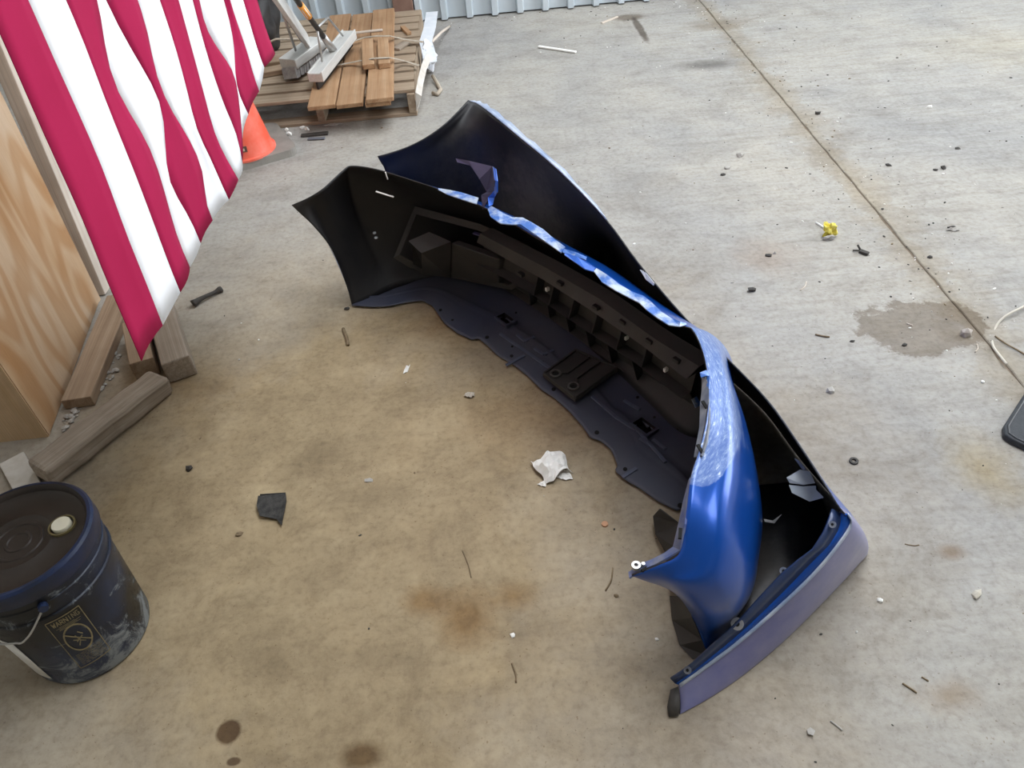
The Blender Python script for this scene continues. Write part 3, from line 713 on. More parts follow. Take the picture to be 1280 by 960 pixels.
# black lower valance under the right wing
o = strip3('lower_trim', [(at(817, 645, .03), at(825, 636, .10)), (at(820, 668, .02), at(850, 655, .10)), (at(832, 690, .03), at(853, 690, .12)), (at(838, 730, .02), at(855, 735, .16))], M_inner, b1, .004)
strip3('lower_trim', [(at(838, 745, .015), at(862, 745, .10)), (at(841, 775, .005), at(866, 772, .08)), (at(850, 806, .002), at(878, 800, .04)), (at(866, 824, .002), at(886, 820, .01))], M_inner_dusty, b1, .004)

# ---- outer cover, lying upside down behind the inner one
b2 = empty('bumper_cover', at(950, 560))
tag(b2, 'second blue bumper cover lying upside down behind the nearer one, edge with a pale painted highlight', 'bumper')
C2 = at(700, 450)
def st2(tp, bp, out, bulge, sh=SHP): return prof_pts(at(*tp), bp, Vector(out).normalized(), bulge, WTS, sh)
def down(tp, t_bot, zb=.003, ds=0):
    a = at(*tp); a2 = Vector((a.x, a.y, 0)); b_ = a2 + TV * (t_bot - a2.dot(TV)) + SV * ds; b_.z = zb; return b_
def under(tp, k):
    a = at(*tp); b_ = at(tp[0], tp[1], .003); q = a.lerp(b_, k); q.z = .003; return q
left_arch = [at(585, 125, .60), at(570, 141, .58), at(553, 157, .56), at(533, 171, .54), at(512, 182, .52), at(490, 190, .51), at(472, 195, .50)]
rows2 = [left_arch,
         [p + TV * .015 + Vector((0, 0, -.012 - .03 * (k / 6) ** 3)) for k, p in enumerate(left_arch)],
         [(p + TV * .04 + Vector((.0, 0, -.03))).lerp(q, .5) for p, q in zip(left_arch, st2((598, 130, .60), at(508, 262, .30), FR, .01))],
         st2((615, 143, .60), down((615, 143, .60), 1.30, .18, -.14), FR, .02),
         st2((650, 172, .595), down((650, 172, .595), 1.36, .06, -.08), FR, .03),
         st2((700, 214, .58), down((700, 214, .58), 1.40, .01, -.03), FR, .03),
         st2((758, 274, .54), under((758, 274, .54), .62), FR, .02),
         st2((800, 330, .50), under((800, 330, .50), .66), FR, .02),
         st2((858, 398, .45), under((858, 398, .45), .78), FR, .015),
         st2((910, 448, .41), under((910, 448, .41), .84), FR, .01),
         st2((960, 500, .38), under((960, 500, .38), .88), FR, .008),
         st2((1000, 556, .36), under((1000, 556, .36), .90), FR + SV * .3, .006),
         st2((1030, 602, .345), at(1030, 606, .003), RF, .004),
         st2((1050, 634, .335), at(1072, 655, .003), RF, .008),
         st2((1062, 652, .30), at(1085, 688, .003), SV + TV * .4, .012),
         st2((1046, 680, .27), at(1072, 707, .003), SV, .012),
         st2((1015, 717, .225), at(1035, 747, .003), SV, .012),
         st2((970, 760, .165), at(985, 797, .003), SV, .010),
         st2((920, 803, .105), at(932, 842, .003), SV, .008),
         st2((880, 833, .065), at(888, 872, .003), SV, .006),
         st2((848, 856, .035), at(850, 893, .003), SV, .003)]
M_hazeblue = plain('hazy_dusty_blue_paint', (.13, .14, .36), .42, .1, (.24, .24, .42), 5, coat=.5)  # dusty blue paled further by painted-in floor reflection and haze
def mud_inner():
    m = M_inner.copy(); m.name = 'black_plastic_with_mud'; t = m.node_tree; b = t.nodes['Principled BSDF']; MATS['mud'] = m
    tc = t.nodes.new('ShaderNodeTexCoord'); src = b.inputs['Base Color'].links[0].from_socket; col = src
    nz = noise_n(t, tc.outputs['Object'], 22, 8, .75)
    for (px, py, z, r, amt) in ((678, 246, .36, .20, 1.0), (590, 215, .40, .15, .5), (560, 150, .50, .10, .4), (960, 690, .06, .16, .5), (985, 690, .10, .12, .4)):
        ds = t.nodes.new('ShaderNodeVectorMath'); ds.operation = 'DISTANCE'; ds.inputs[1].default_value = at(px, py, z); t.links.new(tc.outputs['Object'], ds.inputs[0])
        ma = t.nodes.new('ShaderNodeMath'); ma.operation = 'MULTIPLY_ADD'; ma.inputs[1].default_value = 1 / r; t.links.new(ds.outputs['Value'], ma.inputs[0]); 
        mb = t.nodes.new('ShaderNodeMath'); mb.operation = 'MULTIPLY_ADD'; mb.inputs[1].default_value = 2.2; mb.inputs[2].default_value = -1.1; t.links.new(nz.outputs['Fac'], mb.inputs[0]); t.links.new(mb.outputs[0], ma.inputs[2])
        rr = ramp(t, ma.outputs[0], [(.25, (amt,) * 3), (1, (0,) * 3)]); col = mixc(t, rr.outputs['Color'], col, (.085, .075, .065))
    t.links.new(col, b.inputs['Base Color']); return m
skin2, rr2 = shell('skin', rows2, [M_blue, mud_inner(), M_hazeblue, M_inner], b2, 4, 4, C2)
mrow2 = len(rr2[0]) - 1
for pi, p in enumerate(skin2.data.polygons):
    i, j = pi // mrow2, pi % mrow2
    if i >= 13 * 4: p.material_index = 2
skin2['label'] = 'blue outer skin, black on the inside'
# lip folded over the raised edge, its highlight put into the pale blue
def strip_px(name, pts, mat, parent, th=.003, smooth=True):
    """pts: (x, y, z, x2, y2, z2)"""
    q = [(at(a, b_, c), at(d, e, f_)) for a, b_, c, d, e, f_ in pts]
    return strip3(name, q, mat, parent, th, smooth)
M_lip_lit = plain('pale_highlit_blue_edge', (.30, .40, .62), .35, .3, (.62, .68, .80), 14, coat=.7, lo=.35, hi=.65)
fe = []
for i in range(2, 6 * 4 + 1):
    a = rr2[i][0]; f = (i - 2) / 22; wd_ = .026 * math.sin(math.pi * min(1, f * .85 + .12)) ** .7
    fe.append((a + Vector((0, 0, .004)) - TV * .003, a + TV * wd_ + Vector((0, 0, -.004 + .004 * math.sin(i * 2.3)))))
o = strip3('folded_edge', fe, M_lip_lit, b2, .003, True)
o['label'] = 'blue edge folded over, its highlight painted pale'
inner_f = [at(*q) for q in ((1040, 636, .325), (1035, 650, .318), (1030, 664, .308), (1015, 688, .285), (1000, 698, .265), (978, 716, .24), (948, 748, .195), (922, 777, .155), (890, 806, .118), (862, 832, .085), (838, 848, .06))]
o_f = [rr2[i][0] + Vector((0, 0, .003)) for i in range(13 * 4 + 2, 20 * 4 + 1)]; nf = len(o_f) - 1
in_f = [poly_at(inner_f, i / nf) for i in range(nf + 1)]
M_slate = plain('worn_slate_blue_flange', (.014, .035, .11), .4, .2, (.035, .055, .12), 14, coat=.4)
def mixp(a, c, f, dz=0): q = a.lerp(c, f); q.z += dz; return q
o = strip3('arch_flange', [(a, mixp(a, c, .58, -.006)) for a, c in zip(in_f, o_f)], M_slate, b2, .004, True); o['label'] = 'slate blue wheel-arch flange with screw holes'
o = strip3('arch_fold', [(mixp(a, c, .58, -.006), c) for a, c in zip(in_f, o_f)], M_blue, b2, .004, True)
ip = [at(*q) for q in ((915, 610, .010), (932, 660, .009), (930, 715, .008), (918, 755, .006), (898, 795, .005), (880, 828, .004))]
iq = [at(*q) for q in ((1018, 600, .06), (1040, 655, .04), (1020, 700, .03), (950, 780, .02), (900, 826, .012), (862, 856, .008))]
o = strip3('inner_panel', [(a, c) for a, c in zip(ip, iq)], mud_inner(), b2, .003, True)
for (x, y, z, r) in ((1041, 656, .318, .007), (980, 714, .235, .008), (922, 780, .148, .013), (860, 838, .078, .008)):
    p = at(x, y, z); nrm = Vector((-.6, -.35, .9))
    ring_('screw_ring', p, r * .45, r, .004, M_flange if r < .01 else M_steel, b2, tilt=nrm)
    o = disc('screw_hole', p + nrm.normalized() * .002, r * .45, .003, M_hole, b2, 10); o.rotation_euler = nrm.to_track_quat('Z', 'Y').to_euler()
strip3('crease_glint', [(c + TV * .001 + Vector((0, 0, .002)), c + SV * .006 - Vector((0, 0, .004))) for c in o_f], M_lip_lit, b2, .003, True)  # pale strip paints the glint along the crease
o = strip_px('folded_tip', [(838, 862, .03, 848, 858, .03), (834, 884, .012, 850, 880, .02), (836, 896, .003, 848, 895, .004)], M_inner_dusty, b2, .006); o['label'] = 'crumpled black tip'
# torn pale pieces showing in the inside of its right end
def patch(name, pts, mat, parent, th=.002):
    v = [at(*p) for p in pts]; o = mesh_obj(name, v, [tuple(range(len(v)))], mat); adopt(o, parent); solidify(o, th, 0); return o
o = patch('torn_patch', [(1000, 587, .30), (1012, 589, .30), (1019, 604, .285), (1004, 606, .28), (987, 604, .275), (983, 597, .285)], M_pale, b2); o['label'] = 'torn pale grey patch inside the right end'
patch('torn_patch', [(986, 606, .27), (1004, 608, .275), (1020, 607, .28), (1020, 612, .275), (1030, 622, .27), (1012, 627, .255), (998, 620, .255), (990, 616, .26)], M_pale, b2)
patch('torn_patch', [(993, 573, .325), (998, 575, .327), (1008, 586, .32), (1004, 588, .312)], M_flange, b2)
patch('torn_patch', [(955, 649, .12), (966, 651, .12), (977, 643, .14), (968, 654, .115), (956, 652, .115)], M_paper, b2)
patch('edge_hole', [(800, 337, .49), (806, 339, .492), (818, 354, .488), (817, 357, .482), (808, 350, .48)], M_pale, b2)

# ================================================================== FLAG (hung lengthwise, stripes upright)
XF = -.655
def c8(l): return [(x / 3.2, y / 3.2) for x, y in l]
bounds = [
    c8([(-85, -60), (0, 130), (90, 330), (190, 560), (290, 775), (370, 960)]) + [(124, 327), (150, 388), (176, 451)],
    c8([(80, -60), (110, 0), (200, 210), (300, 430), (400, 660), (505, 960)]) + [(178, 350), (200, 407)],
    c8([(228, -60), (255, 0), (330, 180), (420, 430), (520, 680), (620, 950)]) + [(208, 336), (221, 366)],
    c8([(385, -60), (400, 0), (420, 150), (445, 310), (500, 420), (580, 540), (630, 650), (660, 760), (690, 860), (715, 960)]) + [(232, 316), (240, 334)],
    c8([(415, -60), (440, 0), (520, 160), (600, 290), (670, 420), (680, 560), (690, 720), (760, 830), (800, 900), (829, 972)]),
    c8([(535, -60), (555, 0), (600, 130), (615, 250), (650, 360), (692, 440), (770, 560), (825, 680), (835, 830), (862, 880)]),
    c8([(610, -60), (630, 0), (690, 170), (740, 350), (780, 520), (840, 640), (880, 740), (908, 800)]),
    c8([(688, -60), (705, 0), (760, 200), (810, 390), (850, 550), (900, 650), (940, 720)]),
    c8([(760, -60), (775, 0), (815, 160), (860, 310), (905, 440), (950, 540), (970, 650)]),
    c8([(800, -60), (810, 0), (830, 110), (900, 220), (950, 290), (961, 360), (972, 450), (982, 555)]),
    c8([(895, -60), (910, 0), (940, 100), (955, 200), (958, 290), (968, 365), (1015, 455)]),
    c8([(900, -60), (914, 0), (946, 100), (990, 220), (1010, 300), (1035, 365)]),
    c8([(945, -60), (965, 0), (1000, 120), (1030, 220), (1050, 270)]),
    c8([(1008, -60), (1028, 0), (1060, 110), (1098, 215)])]
fold = [.0, .006, .012, -.010, -.030, -.012, .010, .016, -.006, -.022, -.034, .006, .014, .004]
NL = 26
curves = []
for bi, bl in enumerate(bounds):
    p3 = []
    for (x, y) in bl: p3.append(on_x(x, y, XF))
    p3.insert(0, Vector((p3[0].x, p3[0].y + (p3[0].y - p3[1].y) * .3, p3[0].z + .55)))
    pts = [poly_at(p3, k / NL) for k in range(NL + 1)]
    sm = [pts[0]] + [(pts[k - 1] + pts[k] * 2 + pts[k + 1]) / 4 for k in range(1, NL)] + [pts[-1]]
    for k, p in enumerate(sm):
        t_ = k / NL
        p.x += fold[bi] * .45 * (.4 + .6 * t_) + .002 * math.sin(t_ * 7 + bi * .9) * t_
    curves.append(sm)
flag = empty('flag', (XF, 1.8, 0)); tag(flag, 'red and white striped flag hanging in folds beside the plywood crate', 'flag')
for i in range(13):
    rows = []
    for k in range(NL + 1):
        a, c = curves[i][k], curves[i + 1][k]
        r_ = []
        for q in range(5):
            f = q / 4; p = a.lerp(c, f)
            p.x += math.sin(f * math.pi) * .005 * math.sin(k / NL * 5 + i * 1.3) * (.3 + k / NL * .7)
            r_.append(p)
        rows.append(r_)
    vs_, fs, _ = loft(rows)
    fs = flip_if(vs_, fs, lambda p: Vector((1, 0, 0)))
    o = mesh_obj('red_stripe' if i % 2 == 0 else 'white_stripe', vs_, fs, M_red if i % 2 == 0 else M_white, smooth=True); adopt(o, flag); solidify(o, .0015, 0)

# ================================================================== PLYWOOD CRATE on the left
A = at(62, 546); Bp = at(126, 374); dAB = (Bp - A).normalized(); nAB = Vector((dAB.y, -dAB.x, 0)).normalized()
cr_ = empty('plywood_crate', A); tag(cr_, 'tall plywood crate with wavy orange grain at the left edge', 'crate')
def panel(name, p0, p1, z0, z1, th, mat, inward, shear=0):
    """upright sheet standing on p0-p1; local X is upright so that the grain runs up"""
    W_ = (p1 - p0).length; d = (p1 - p0).normalized(); h_ = z1 - z0
    V2 = []
    for zz in (0, th):
        V2 += [(0, 0, -zz), (h_, 0, -zz), (h_, W_ + shear, -zz), (0, W_, -zz)]
    o = mesh_obj(name, V2, [(0, 1, 2, 3), (7, 6, 5, 4), (0, 4, 5, 1), (1, 5, 6, 2), (2, 6, 7, 3), (3, 7, 4, 0)], mat)
    xz = Vector((0, 0, 1)); z_ = xz.cross(d)
    if z_.dot(inward) > 0: z_ = -z_
    o.matrix_world = Matrix.Translation(p0 + Vector((0, 0, z0))) @ Matrix((xz, d, z_)).transposed().to_4x4()
    bmx = bmesh.new(); bmx.from_mesh(o.data); bmesh.ops.recalc_face_normals(bmx, faces=bmx.faces); bmx.to_mesh(o.data); bmx.free()
    o.parent = cr_; o.matrix_parent_inverse = Matrix.Translation(-cr_.location); return o
panel('side_panel', A + nAB * 0 + dAB * .004, Bp, .004, 1.5, .018, M_ply, -nAB, shear=(lambda q: (q.y - Bp.y) / q.z * 1.5)(on_x(75, 250, Bp.x + .02)))['label'] = 'orange plywood side with wavy grain'
Lp = at(0, 553); dl = (Lp - A).normalized()
panel('front_panel', A + dl * .003, A + dl * .9, .0, 1.5, .018, M_plypale, Vector((0, 1, 0)))
panel('back_panel', Bp, Bp + dl * .9, .0, 1.5, .018, M_plypale, Vector((0, -1, 0)))
panel('far_panel', A + dl * .9, Bp + dl * .9, .0, 1.5, .018, M_plypale, nAB)
o = mesh_obj('lid_panel', [A + Vector((0, 0, 1.5)), A + dl * .9 + Vector((0, 0, 1.5)), Bp + dl * .9 + Vector((0, 0, 1.5)), Bp + Vector((0, 0, 1.5))], [(0, 1, 2, 3)], M_plypale); adopt(o, cr_); solidify(o, .018, 0)
# upright stud that stands just behind the crate's far corner
s0 = at(129.5, 370); s1 = at(141, 357); sb = (s0 + s1) / 2; stp = on_x(27, 103, sb.x)
stud = board('timber_stud', sb, sb + (stp - sb) * 1.5, (s1 - s0).length, .05, M_stud, None, up=Vector((1, .1, 0)))
tag(stud, 'pale upright timber stud behind the far corner of the plywood crate', 'stud')

# ================================================================== TIMBER OFFCUTS
o = board('timber_offcut', at(94, 498, .040), at(150, 367, .040), .095, .038, M_wood_tan, None, seed=3, rough_end=.004)
tag(o, 'tan board lying flat along the foot of the plywood crate', 'board')
o = board('timber_block', at(176, 451, .075), at(166, 400, .075), .075, .073, M_wood_tan, None, seed=4, rough_end=.004)
tag(o, 'short brown block under the tip of the flag', 'block')
o = board('timber_block', at(219, 450, .085), at(196, 374, .085), .090, .083, M_wood_old, None, seed=5, rough_end=.005, bev=.006)
tag(o, 'square grey-brown post end sticking out right of the flag tip', 'block')
o = board('weathered_post', at(44, 582, .075), at(197, 466, .070), .095, .07, M_wood_old, None, seed=8, rough_end=.012, bev=.014, sub=7)
tag(o, 'weathered round-edged grey post lying behind the pail', 'post')
o = board('painted_offcut', at(14, 572, .018), at(36, 612, .018), .07, .016, plain('chalky_white_wood', (.50, .46, .40), .85, 0, (.60, .57, .52), 20), None, seed=9, rough_end=.004)
tag(o, 'small chalky white board under the end of the weathered post', 'board')
gr = random.Random(3)
bm = bmesh.new()
for k in range(90):
    x = gr.uniform(78, 150); y = 520 - (x - 78) * 1.15 + gr.uniform(-8, 26)
    p = at(x, y); s_ = gr.uniform(.002, .010)
    mt = Matrix.Translation((p.x, p.y, s_ * .5)) @ Matrix.Rotation(gr.uniform(0, 6), 4, 'Z') @ Matrix.Diagonal((s_ * gr.uniform(.7, 1.6), s_, s_ * .6, 1))
    bmesh.ops.create_icosphere(bm, subdivisions=1, radius=1, matrix=mt)
o = bm_obj('rubble', bm, M_stone); tag(o, 'loose grey rubble between the boards and the weathered post', 'rubble', kind='stuff')

# ================================================================== PAIL
PX, PY = -1.060, 1.026
pail = empty('pail', (PX, PY, 0)); tag(pail, 'dark navy plastic pail with a lid and a cream cap', 'pail')
pb = lathe('body', [(.126, .0), (.1315, .004), (.134, .012), (.1465, .300), (.1495, .302), (.1495, .312), (.147, .314), (.148, .345), (.140, .345), (.140, .33)], M_pailbody, pail, 64, caps=(True, False))
pl_ = lathe('lid', [(0, .362), (.020, .362), (.022, .3645), (.026, .3645), (.028, .362), (.044, .362), (.046, .3645), (.050, .3645), (.052, .362), (.066, .362), (.068, .3635), (.071, .3635), (.073, .362), (.128, .362), (.136, .366), (.139, .376), (.1435, .379), (.146, .378)], M_lid, pail, 64, caps=(False, False))
lr = lathe('lid_rim', [(.1435, .3795), (.150, .379), (.1545, .374), (.1555, .340), (.1525, .336), (.149, .336), (.149, .33)], M_lidrim, pail, 64, caps=(False, False)); lr['label'] = 'scuffed navy lid rim'
cp = at(76, 655, .37); cl = Vector((cp.x - PX, cp.y - PY, 0))
lathe('cap_ring', [(.028, .362), (.0275, .367), (.024, .367), (.0235, .363)], M_cream, pail, 32, loc=cl, caps=(False, False))
o = lathe('cap', [(0, .3725), (.014, .3725), (.0185, .372), (.0195, .370), (.0195, .362)], M_cap, pail, 32, loc=cl, caps=(False, False)); o['label'] = 'round cream cap'
lathe('rib_ring', [(.1445, .262), (.149, .264), (.149, .270), (.1452, .272)], M_pailbody, pail, 64, caps=(False, False))
def on_pail(px, py, off=.0015):
    """the point of the pail's wall that faces photograph position px, py"""
    d = FW + RT * ((px - 640) / F) + UP * ((480 - py) / F); o_ = Vector((0, 0, HCAM))
    best = None; k = .8
    while k < 2.6:
        p = o_ + d * k
        if p.z < .31:
            r = math.hypot(p.x - PX, p.y - PY); R = .134 + (.1465 - .134) * max(0, p.z - .012) / .288 + off
            if r <= R:
                u = Vector((p.x - PX, p.y - PY, 0)).normalized() * R
                return Vector((PX + u.x, PY + u.y, p.z))
        k += .0015
    raise ValueError((px, py))
# label printed on the pail: frame, warning heading, barred circle and lines of small print
q4 = [on_pail(56, 781), on_pail(98, 757), on_pail(138, 811), on_pail(101, 835)]
def cyl(p): return math.atan2(p.y - PY, p.x - PX), p.z
def lab(u, v, off=.0012):
    a = [cyl(p) for p in q4]
    an = (a[0][0] * (1 - u) + a[1][0] * u) * (1 - v) + (a[3][0] * (1 - u) + a[2][0] * u) * v
    z = (a[0][1] * (1 - u) + a[1][1] * u) * (1 - v) + (a[3][1] * (1 - u) + a[2][1] * u) * v
    R = .134 + .0125 * (z - .012) / .288 + off
    return Vector((PX + math.cos(an) * R, PY + math.sin(an) * R, z))
labp = None
def stroke(uv, wd, name='label_print'):
    V2, F2 = [], []
    for i, (u, v) in enumerate(uv):
        u1, v1 = uv[max(0, i - 1)]; u2, v2 = uv[min(len(uv) - 1, i + 1)]
        dx, dy = (u2 - u1), (v2 - v1) * 1.45; l = math.hypot(dx, dy) or 1
        nx_, ny_ = -dy / l * wd, dx / l * wd / 1.45
        V2 += [lab(u - nx_, v - ny_), lab(u + nx_, v + ny_)]
    for i in range(len(uv) - 1): F2.append((2 * i, 2 * i + 1, 2 * i + 3, 2 * i + 2))
    return V2, F2
AV, AF = [], []
def add_stroke(uv, wd):
    V2, F2 = stroke(uv, wd); b0 = len(AV); AV.extend(V2); AF.extend([tuple(i + b0 for i in f) for f in F2])
def lin(a, c, n=8): return [(a[0] + (c[0] - a[0]) * i / n, a[1] + (c[1] - a[1]) * i / n) for i in range(n + 1)]
for a, c in (((0, 0), (1, 0)), ((1, 0), (1, 1)), ((0, 0), (0, 1)), ((0, 1), (1, 1)), ((0, .02), (0, .3))): add_stroke(lin(a, c), .012)
circ = [(.5 + .36 * math.cos(t_ / 24 * 2 * math.pi), .46 + .36 * math.sin(t_ / 24 * 2 * math.pi) / 1.45) for t_ in range(25)]
add_stroke(circ, .022); add_stroke(lin((.22, .31), (.78, .61)), .018)
for a, c in (((.40, .52), (.62, .46)), ((.45, .40), (.50, .52)), ((.50, .52), (.40, .60)), ((.50, .52), (.62, .58)), ((.56, .36), (.66, .44)), ((.34, .46), (.45, .50))): add_stroke(lin(a, c, 3), .016)
GL = {'W': [((0, 0), (.25, 1)), ((.25, 1), (.5, .3)), ((.5, .3), (.75, 1)), ((.75, 1), (1, 0))], 'A': [((0, 1), (.5, 0)), ((.5, 0), (1, 1)), ((.2, .65), (.8, .65))],
      'R': [((0, 0), (0, 1)), ((0, 0), (.9, .1)), ((.9, .1), (.9, .45)), ((.9, .45), (0, .5)), ((.3, .5), (1, 1))], 'N': [((0, 1), (0, 0)), ((0, 0), (1, 1)), ((1, 1), (1, 0))],
      'I': [((.5, 0), (.5, 1))], 'G': [((1, .1), (.1, .1)), ((.1, .1), (.1, .95)), ((.1, .95), (1, .95)), ((1, .95), (1, .55)), ((1, .55), (.6, .55))]}
def word(txt, u0, v0, w_, h_, wd):
    cw = w_ / len(txt)
    for i, ch in enumerate(txt):
        for a, c in GL[ch]:
            add_stroke(lin((u0 + (i + a[0] * .75) * cw, v0 + a[1] * h_), (u0 + (i + c[0] * .75) * cw, v0 + c[1] * h_), 2), wd)
word('WARNING', .12, .035, .82, .085, .011)
rn = random.Random(2)
for k in range(4): 
    u = .14 + rn.uniform(0, .1); v = .15 + k * .018
    add_stroke(lin((u, v), (.9 - rn.uniform(0, .2), v), 4), .005)
for k in range(9):
    u = .12
    v = .74 + k * .026
    while u < .9:
        l = rn.uniform(.05, .16); add_stroke(lin((u, v), (min(.92, u + l), v), 2), .0055); u += l + .03
o = mesh_obj('label_print', AV, AF, M_gold); adopt(o, pail); o['label'] = 'faded gold warning print with a barred circle'
# pale paper label wrapping round the left side
V2, F2 = [], []
a0 = cyl(on_pail(22, 812))[0]; 
for i in range(9):
    an = a0 - .55 + i * .55 / 8 + .02
    for z in (.035, .20):
        R = .134 + .0125 * (z - .012) / .288 + .0012; V2.append(Vector((PX + math.cos(an) * R, PY + math.sin(an) * R, z)))
for i in range(8): F2.append((2 * i, 2 * i + 2, 2 * i + 3, 2 * i + 1))
o = mesh_obj('side_label', V2, F2, M_labelw, smooth=True); adopt(o, pail); solidify(o, .0006, 0)
# wire bail hanging down the front, with its ears
e0 = on_pail(54, 759, .006); pass
hp = cr([e0, on_pail(47, 775, .010), on_pail(38, 792, .014), on_pail(28, 803, .014), on_pail(20, 804, .013)], 5)
lastp = hp[-1]; an0, z0 = cyl(lastp)
for k in range(1, 13):
    an = an0 - k * .16; z = z0 + (.262 - z0) * (k / 12) ** 1.6; hp.append(Vector((PX + math.cos(an) * .160, PY + math.sin(an) * .160, z)))
tube('bail_handle', hp, .0022, M_steel, pail, 8)
disc('bail_ear', e0, .010, .012, M_pail, pail, 14).rotation_euler = Vector((e0.x - PX, e0.y - PY, 0)).to_track_quat('Z', 'Y').to_euler()
ee = hp[-1]; disc('bail_ear', ee, .010, .012, M_pail, pail, 14).rotation_euler = Vector((ee.x - PX, ee.y - PY, 0)).to_track_quat('Z', 'Y').to_euler()
# the lid's pour spout tear band marks
for (x, y) in ((120, 634), (121, 650), (106, 690)):
    pass

# ================================================================== TRAFFIC CONE
cc = at(309, 196); cone = empty('traffic_cone', cc); tag(cone, 'orange traffic cone on a grey rubber base half hidden by the flag', 'cone')
e1 = (at(345, 158) - at(371, 188)).normalized(); e2 = Vector((-e1.y, e1.x, 0)); cb = at(373, 193, .0) + (e1 + e2) * .195 - cc
bm = bmesh.new(); bmesh.ops.create_cube(bm, size=1, matrix=Matrix.Translation((0, 0, .018)) @ Matrix.Diagonal((.40, .40, .036, 1)))
vert_e = [e for e in bm.edges if abs(e.verts[0].co.z - e.verts[1].co.z) > .01]; bmesh.ops.bevel(bm, geom=vert_e, offset=.05, segments=6, profile=.5, affect='EDGES')
o = bm_obj('base', bm, M_conebase, cone); o.location = (cb.x, cb.y, 0); o.rotation_euler.z = math.atan2(e1.y, e1.x)
lathe('cone_body', [(.152, .034), (.152, .044), (.140, .048), (.138, .06), (.030, .68), (.026, .70), (.0, .70)], M_cone, cone, 40)
an = math.atan2(-cc.y, -cc.x) - .18
st_p = Vector((math.cos(an) * .131, math.sin(an) * .131, .095)); t_ = Vector((-math.sin(an), math.cos(an), 0))
o = mesh_obj('sticker', [st_p - t_ * .035 - Vector((0, 0, .013)) + Vector((math.cos(an), math.sin(an), 0)) * .006, st_p + t_ * .035 - Vector((0, 0, .013)) + Vector((math.cos(an), math.sin(an), 0)) * .006, st_p + t_ * .035 + Vector((0, 0, .013)), st_p - t_ * .035 + Vector((0, 0, .013))], [(0, 1, 2, 3)], plain('dark_sticker', (.12, .07, .05), .6), cone); solidify(o, .002, 1)
o2 = mesh_obj('sticker_print', [st_p + t_ * a_ + Vector((0, 0, b_)) + Vector((math.cos(an), math.sin(an), 0)) * (.0095 - b_ * .25) for a_, b_ in ((-.024, -.006), (.024, -.006), (.024, .006), (-.024, .006))], [(0, 1, 2, 3)], plain('pale_print', (.70, .55, .42), .6), cone); solidify(o2, .001, 1)

# ================================================================== PALLET and what lies on it
PZ = .135
px1 = at(522, 145).x; py0 = at(522, 145).y; px0 = px1 - 1.12; py1 = 5.36
pal = empty('pallet', ((px0 + px1) / 2, (py0 + py1) / 2, 0)); tag(pal, 'worn wooden pallet on the floor against the ribbed wall', 'pallet')
for x in (px0 + .03, (px0 + px1) / 2 + .06, px1 - .02):
    board('stringer', (x, py0, PZ - .018), (x, py1, PZ - .018), .04, PZ - .036, M_pallet, pal)
ns = 10; pitch = (py1 - py0) / ns
for k in range(ns):
    y = py0 + (k + .5) * pitch
    j = random.uniform(-.008, .008)
    o = board('deck_slat', (px0 + random.uniform(-.01, .01), y + j, PZ), (px1 + random.uniform(-.012, .012), y - j, PZ), pitch - .035, .018, M_pallet, pal, seed=k, rough_end=.002)
for y in (py0 + .05, (py0 + py1) / 2, py1 - .05):
    board('bottom_slat', (px0, y, .018), (px1, y, .018), .09, .018, M_pallet, pal)
def lay(name, x0, x1, xb0, xb1, yf, yb, z, th, mat, label, cat='plank', seed=0):
    a = (at(x0, yf, z) + at(x1, yf, z)) / 2; c = (at(xb0, yb, z) + at(xb1, yb, z)) / 2
    wd = .5 * .95 * ((at(x1, yf, z) - at(x0, yf, z)).length + (at(xb1, yb, z) - at(xb0, yb, z)).length)
    o = board(name, a, c, wd, th, mat, None, seed=seed, rough_end=.004); tag(o, label, cat, 'loose planks on the pallet'); return o
lay('loose_plank', 385, 418, 412, 439, 132, 18, PZ + .022, .021, M_plank, 'orange-brown loose plank on the pallet, leftmost of the three', seed=21)
lay('loose_plank', 420, 453, 441, 466, 130, 17, PZ + .022, .021, M_plank, 'orange-brown loose plank on the pallet, middle of the three', seed=22)
lay('loose_plank', 457, 487, 468, 494, 128, 14, PZ + .024, .022, M_plank, 'thin tan plank under the rightmost top plank on the pallet', seed=24)
lay('loose_plank', 458, 491, 466, 493, 123, 11, PZ + .046, .021, M_plank, 'tan loose plank lying uppermost on the right of the pallet', seed=23)
lay('wooden_cleat', 453, 468, 452, 466, 80, 48, PZ + .075, .028, M_plank, 'short wooden cleat tied on the planks, left of two', 'cleat', 25)
lay('wooden_cleat', 473, 487, 471, 485, 79, 48, PZ + .075, .028, M_plank, 'short wooden cleat tied on the planks, right of two', 'cleat', 26)
o = ribbon('tie_strap', [at(414, 83, .17), at(424, 81, .17), at(440, 78, .175), at(466, 73, .215), at(488, 72, .215), at(505, 76, .16), at(524, 82, .145)], .022, M_strap); tag(o, 'tan strap across the planks nearer the front of the pallet', 'strap', 'straps on the pallet')
o = ribbon('tie_strap', [at(440, 52, .18), at(455, 47, .185), at(470, 45, .215), at(488, 45, .215), at(505, 49, .16), at(532, 53, .15)], .024, M_strap); tag(o, 'tan strap across the planks farther back on the pallet', 'strap', 'straps on the pallet')
o = board('thin_stick', at(442, 40, .195), at(478, 36, .195), .014, .012, M_stud, None); tag(o, 'thin pale stick lying across the planks at the back', 'stick')
o = board('wood_scrap', at(503, 32, .155), at(511, 40, .155), .03, .018, M_plank, None); tag(o, 'small orange wood scrap at the back right of the pallet', 'scrap')
o = board('wood_scrap', at(495, 60, .15), at(508, 52, .15), .05, .014, M_wood_old, None, seed=4, rough_end=.01); tag(o, 'grey wood scrap beside the top plank, mid pallet', 'scrap')
